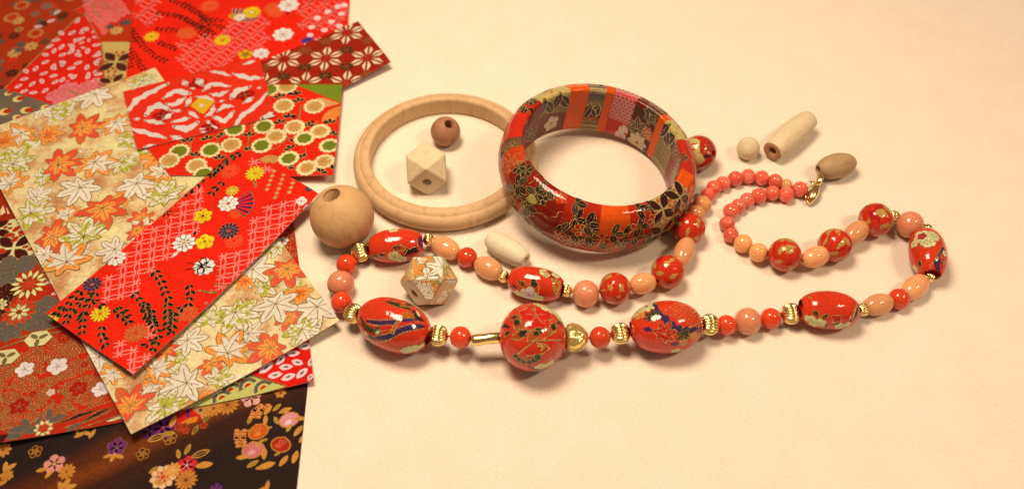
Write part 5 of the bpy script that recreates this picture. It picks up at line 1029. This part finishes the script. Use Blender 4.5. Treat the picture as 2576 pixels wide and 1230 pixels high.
# ------------------------------------------------------------------ the lacquered bangle
def bangle():
    H = .0245; Ri = .0335; Ro = .0422; al = math.radians(7.5)
    pf = [(Ri+.0008, .0002), (Ri+.0001, .001)]+[(Ri-.0003*math.sin(PI*t/8), .001+(H-.0026)*t/8) for t in range(1, 9)]+[(Ri+.0001, H-.0007), (Ri+.0005, H-.0002), (Ri+.0013, H), (Ri+.0024, H-.0004)]
    for t in range(1, 17): a = PI*(.15+.70*t/16); pf.append((Ro-(Ro-Ri-.0026)*(1-math.sin(a)**.9)*1.25+.0000, H*.5+(H*.5-.0006)*math.cos(a)*1.12))
    pf = [(r, max(.0003, min(H, z))) for r, z in pf]; pf.append((Ri+.0030, .0))
    d = [0]; q = []
    R3 = Matrix.Rotation(al, 3, 'Y')
    zmin = min((R3 @ Vector((r*math.cos(a), r*math.sin(a), z))).z for r, z in pf for a in [2*PI*i/72 for i in range(72)])
    rimc = R3 @ Vector((0, 0, H)); z0 = -zmin+.0001; pc = at(*c7(758, 455), rimc.z+z0); base = Vector((pc.x-rimc.x, pc.y-rimc.y, z0))
    M = R3.to_4x4(); M.translation = base; sf = Rev(pf, M, .0385, .0016); sf.flip = True
    if sf.nr[0, 0] > 0: sf.nr = -sf.nr
    sf.nr = np.stack([np.where(np.arange(len(pf)) < 10, -abs(sf.nr[:, 0]), sf.nr[:, 0]), sf.nr[:, 1]], -1)
    root = empty('lacquered_bangle', base); rot_obj(root, R3); tag(root, 'wide lacquered bangle covered with strips of orange and red washi paper', 'bangle')
    nph = 160; uv = np.array([(2*PI*i/nph*sf.R, v, 0) for v in sf.s for i in range(nph)]); V = sf.map(uv); m = len(pf)
    Fc = [(((j+1) % m)*nph+i, ((j+1) % m)*nph+(i+1) % nph, j*nph+(i+1) % nph, j*nph+i) for j in range(m) for i in range(nph)]
    core = mat('bangle_core')[0]; core.node_tree.nodes['Principled BSDF'].inputs['Base Color'].default_value = (*P(170, 40, 20), 1)
    o = bpy.data.objects.new('core', mesh('core', V, Fc, core)); COL.objects.link(o); o.parent = root
    vr = sf.s[12]; ph = np.linspace(0, 2*PI, 721)[:-1]; rim = sf.map(np.stack([ph*sf.R, np.full(720, vr), 0*ph], -1))@sf.M[:3, :3].T+sf.M[:3, 3]; rp = project(rim)
    def phi(x, y): p = c7(x, y); return ph[((rp-np.array(p))**2).sum(1).argmin()]
    OR = P(240, 96, 16); RB = P(192, 48, 16); DR = P(120, 40, 20); CRB = P(206, 176, 112); vin = sf.s[10]; vout = sf.s[13]
    ST = [((236, 460), (240, 400), P(120, 84, 56), 'gray'), ((240, 400), (262, 250), P(216, 52, 26), 'dots'), ((262, 250), (330, 160), RB, 'leaf'), ((330, 160), (540, 75), CRB, 'cream'), ((540, 75), (672, 68), OR, ''), ((672, 68), (785, 75), P(196, 166, 110), 'graycap'), ((785, 75), (848, 88), OR, ''), ((848, 88), (1000, 140), P(206, 46, 34), 'shib'), ((1000, 140), (1150, 245), DR, 'dleaf'), ((1150, 245), (1190, 295), OR, ''), ((1190, 295), (1262, 420), CRB, 'cream'), ((1265, 425), (1268, 610), P(206, 56, 32), 'gold'), ((1268, 610), (1235, 690), OR, ''), ((1235, 690), (1050, 825), CRB, 'petal'), ((1050, 825), (925, 848), RB, 'leaf'), ((925, 848), (745, 848), OR, 'half'), ((745, 848), (540, 790), RB, 'leaf'), ((540, 790), (270, 560), P(150, 34, 14), 'green'), ((270, 560), (236, 460), P(206, 76, 22), 'gold')]
    for i, (a, b, col, kind) in enumerate(ST):
        p0, p1 = phi(*a), phi(*b)
        if (p0-p1) % (2*PI) > PI: p0, p1 = p1, p0                # p1 -> p0 increasing
        w = (p0-p1) % (2*PI); u0, u1 = p1*sf.R-.0003, (p1+w)*sf.R+.0003; L = sf.L; base_l = 10+(i % 3)*6
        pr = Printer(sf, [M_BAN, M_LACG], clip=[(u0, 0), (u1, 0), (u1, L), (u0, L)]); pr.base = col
        class Off:                                              # spot() results brought into this strip's turn
            pass
        def wrap(u): 
            c_ = (u0+u1)/2; T2 = 2*PI*sf.R; return u+round((c_-u)/T2)*T2
        def put(u, v, k, rot=0, lev=3): pr.begin(u, v, k, rot, lev)
        rr = random.Random(40+i); W = u1-u0
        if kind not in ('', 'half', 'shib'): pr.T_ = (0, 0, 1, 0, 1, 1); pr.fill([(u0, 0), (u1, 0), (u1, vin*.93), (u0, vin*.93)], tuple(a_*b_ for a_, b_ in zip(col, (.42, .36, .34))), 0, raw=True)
        def bleaf(u, v, k, rot, c=P(52, 30, 26)):
            put(u, v, k, rot); e = vesica((-1, 0), (1, 0), .5, 6); pr.fill(e, c); pr.stroke(e, .075, GLD, 1, 1, True); pr.stroke([(-.8, 0), (.8, 0)], .05, GLD, 1, 1)
        def flower(u, v, k, c, n=6, ce=None):
            put(u, v, k, rr.uniform(0, 90))
            for t in range(n): an = 2*PI*t/n; e = vesica(pol(.12, an), pol(1, an), 2.0/n, 5); pr.fill(e, c); pr.stroke(e, .06, GLD, 1, 1, True)
            if ce: pr.fill(ell(0, 0, .2, .2), ce, 2)
        out = lambda: rr.uniform(vout, L*.97); inn = lambda: rr.uniform(.001, vin)
        if kind in ('leaf', 'half', 'green', 'gold', 'gray', 'dots'):
            nA = int(W*(L-vout)*1e6/ (16 if kind == 'gold' else 24))+2
            for t in range(nA):
                u, v = rr.uniform(u0, u1), out()
                if kind == 'half' and v < vout+.010: continue
                if kind == 'gold': put(u, v, .002, rr.uniform(0, 180), 1); pr.stroke([(-1, 0), (-.3, .5), (.4, .2), (1, .6)], .16, GLD, 0, 1); continue
                x = rr.random(); low = v > vout+.6*(L-vout)
                if kind == 'green' and x < .35: bleaf(u, v, .0028, rr.uniform(0, 180), P(74, 74, 56))
                elif kind == 'green' and low and x < .7: put(u, v, .0018, 0); pr.stroke(ell(0, 0, 1, 1), .5, P(232, 140, 120), 0, 0, True)
                elif kind == 'gray': flower(u, v, .003, P(110, 90, 60))
                elif kind == 'dots': flower(u, v, .002, P(226, 60, 30), 5)
                elif low and x < .5: flower(u, v, .0042, rr.choice([P(206, 60, 26), P(120, 84, 50), P(190, 60, 30)]), 9, P(170, 100, 40))
                elif x < .62:
                    for an in (0, 70, -70): bleaf(u+.0028*math.cos(math.radians(an)), v+.0028*math.sin(math.radians(an)), .0027, an, rr.choice([P(46, 28, 24), P(76, 72, 56), P(46, 28, 24)]))
                elif x < .8: flower(u, v, .0034, rr.choice([P(196, 44, 22), P(60, 56, 40), P(220, 60, 26)]), 6)
                else: put(u, v, .003, rr.uniform(0, 180), 1); pr.stroke([(-1, 0), (-.3, .4), (.4, .1), (1, .5)], .1, GLD, 0, 1)
            if kind == 'green':
                for sd in (0, 1): put((u0+u1)/2, vout+.006, .004, 60+sd*10); [pr.fill(vesica((0, 0), pol(1.1, t), .16, 5), P(196, 180, 96)) for t in (-.5, -.15, .2, .55)]
            for t in range(5): flower(rr.uniform(u0, u1), inn(), .0035, rr.choice([P(150, 110, 84), P(90, 50, 40), P(80, 74, 60)]), 6)
        elif kind in ('cream', 'graycap'):
            if kind == 'graycap': put(0, 0, 1); pr.world(); pr.fill([(u0, vin-.004), (u1, vin-.0045), (u1, vout+.003), (u0, vout+.003)], P(104, 100, 84), 0, raw=True)
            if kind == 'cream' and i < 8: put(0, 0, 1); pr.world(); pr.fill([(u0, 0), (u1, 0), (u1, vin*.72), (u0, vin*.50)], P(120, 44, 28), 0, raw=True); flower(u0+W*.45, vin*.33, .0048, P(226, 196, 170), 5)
            for t in range(4): bleaf(u0+W*(.15+.25*t), vin*(.80+.06*(t % 2)) if kind == 'cream' else vin*.5, .0052, 50+60*(t % 2), P(56, 34, 34))
            for t in range(5): put(rr.uniform(u0, u1), rr.uniform(vout, L), .0009, 0); pr.fill(ell(0, 0, 1, .7), P(206, 50, 30))
            for t in range(3): bleaf(rr.uniform(u0, u1), rr.uniform(vout, L), .0045, rr.uniform(0, 180), P(56, 34, 34))
            if kind == 'graycap': 
                for vv in (.32, .36): put(0, 0, 1); pr.world(); pr.stroke([(u0, vin*vv), ((u0+u1)/2, vin*(vv+.01)), (u1, vin*vv)], .0006, P(190, 70, 40), 0, 0)
        elif kind == 'shib':
            y = .001; j = 0
            while y < L:
                x = u0+(j % 2)*.0011
                while x < u1:
                    if not (y < vin*.42 and x > u0+W*.45): put(x, y, .00085, 0, 1) if False else None; pr.T_ = (x, y, .00085, 0, 3, .00085); (pr.stroke(ell(0, 0, 1, 1, 0, 8), .55, P(236, 160, 150), 0, 0, True) if not (y < vin*.42 and x < u0+W*.5) else None)
                    x += .0022
                y += .0017; j += 1
            for (a_, b_2) in ((.15, .1), (.3, .22), (.15, .3), (.4, .08)): bleaf(u0+W*a_, vin*b_2, .0028, 40+90*a_, P(236, 190, 180))
        elif kind == 'dleaf':
            for t in range(3): put(u0+W*rr.uniform(.2, .8), vin*rr.uniform(.35, .95), .0068, rr.uniform(0, 360), 4); ol = maple_outline(); pr.fill(ol, P(84, 80, 62)); pr.stroke(ol, .04, GLD, 2, 1, True); [pr.stroke([(0, 0), pol(.7, math.radians(q))], .03, GLD, 2) for q in (90, 42, -6, 186, 138)]
            flower(u0+W*.5, vin*.15, .006, P(222, 190, 160), 8); flower(u0+W*.2, vin*.5, .004, P(200, 80, 40), 8)
            for t in range(6): bleaf(rr.uniform(u0, u1), out(), .003, rr.uniform(0, 180), P(74, 74, 56))
        elif kind == 'petal':
            uq, vq = sf.spot(c7(1145, 880), vout); uq = wrap(uq)
            for (du_, dv_) in ((0, 0), (.0108, 0), (-.0108, 0), (0, .0118), (.0108, .0118), (-.0108, .0118)):
                uc, vc = uq+du_, vq+dv_
                for t in range(4):
                    an = PI/4+t*PI/2; put(uc, vc, .0078, 0); e = vesica(pol(.06, an), pol(1, an), .25, 8, .8); pr.fill(e, P(60, 30, 30)); pr.stroke(e, .045, GLD, 1, 1, True)
                    for rr2, da in ((.5, 0), (.78, -.25), (.78, .25)): e = ell(*pol(rr2, an+PI/4+da), .12, .075, an+PI/4, 8); pr.fill(e, P(206, 60, 30)); pr.stroke(e, .03, GLD, 1, 1, True)
            for t in range(4): bleaf(rr.uniform(u0, u1), inn(), .0035, rr.uniform(0, 180), P(90, 80, 66))
        elif kind == '' and rr.random() < .7: put(u0+W*.5, out(), .003, 20, 1); pr.stroke([(-1, 0), (0, .2), (1, 0)], .05, GLD, 0, 1)
        nu = max(4, int(w/(2*PI)*200)); uu = np.linspace(u0, u1, nu+1)
        uv = np.array([(x, v, 0) for v in sf.s for x in uu]); vv = sf.s
        Vb = sf.map(np.stack([uv[:, 0], uv[:, 1], 0*uv[:, 0]], -1)); up = uv.copy(); up[:, 2] = 40; Nb = sf.map(up)-Vb
        Fb = [((j+1)*(nu+1)+t, (j+1)*(nu+1)+t+1, j*(nu+1)+t+1, j*(nu+1)+t) for j in range(m-1) for t in range(nu)]
        off = base_l*STEP
        old = sf.map
        def shifted(x, o_=base_l): y = x.copy(); y[:, 2] += o_; return Rev.local(sf, y)
        sf.map = shifted
        Vb = sf.map(np.stack([uv[:, 0], uv[:, 1], 0*uv[:, 0]], -1))
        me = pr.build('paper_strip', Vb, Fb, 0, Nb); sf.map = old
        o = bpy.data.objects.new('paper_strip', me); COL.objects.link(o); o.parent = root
bangle()
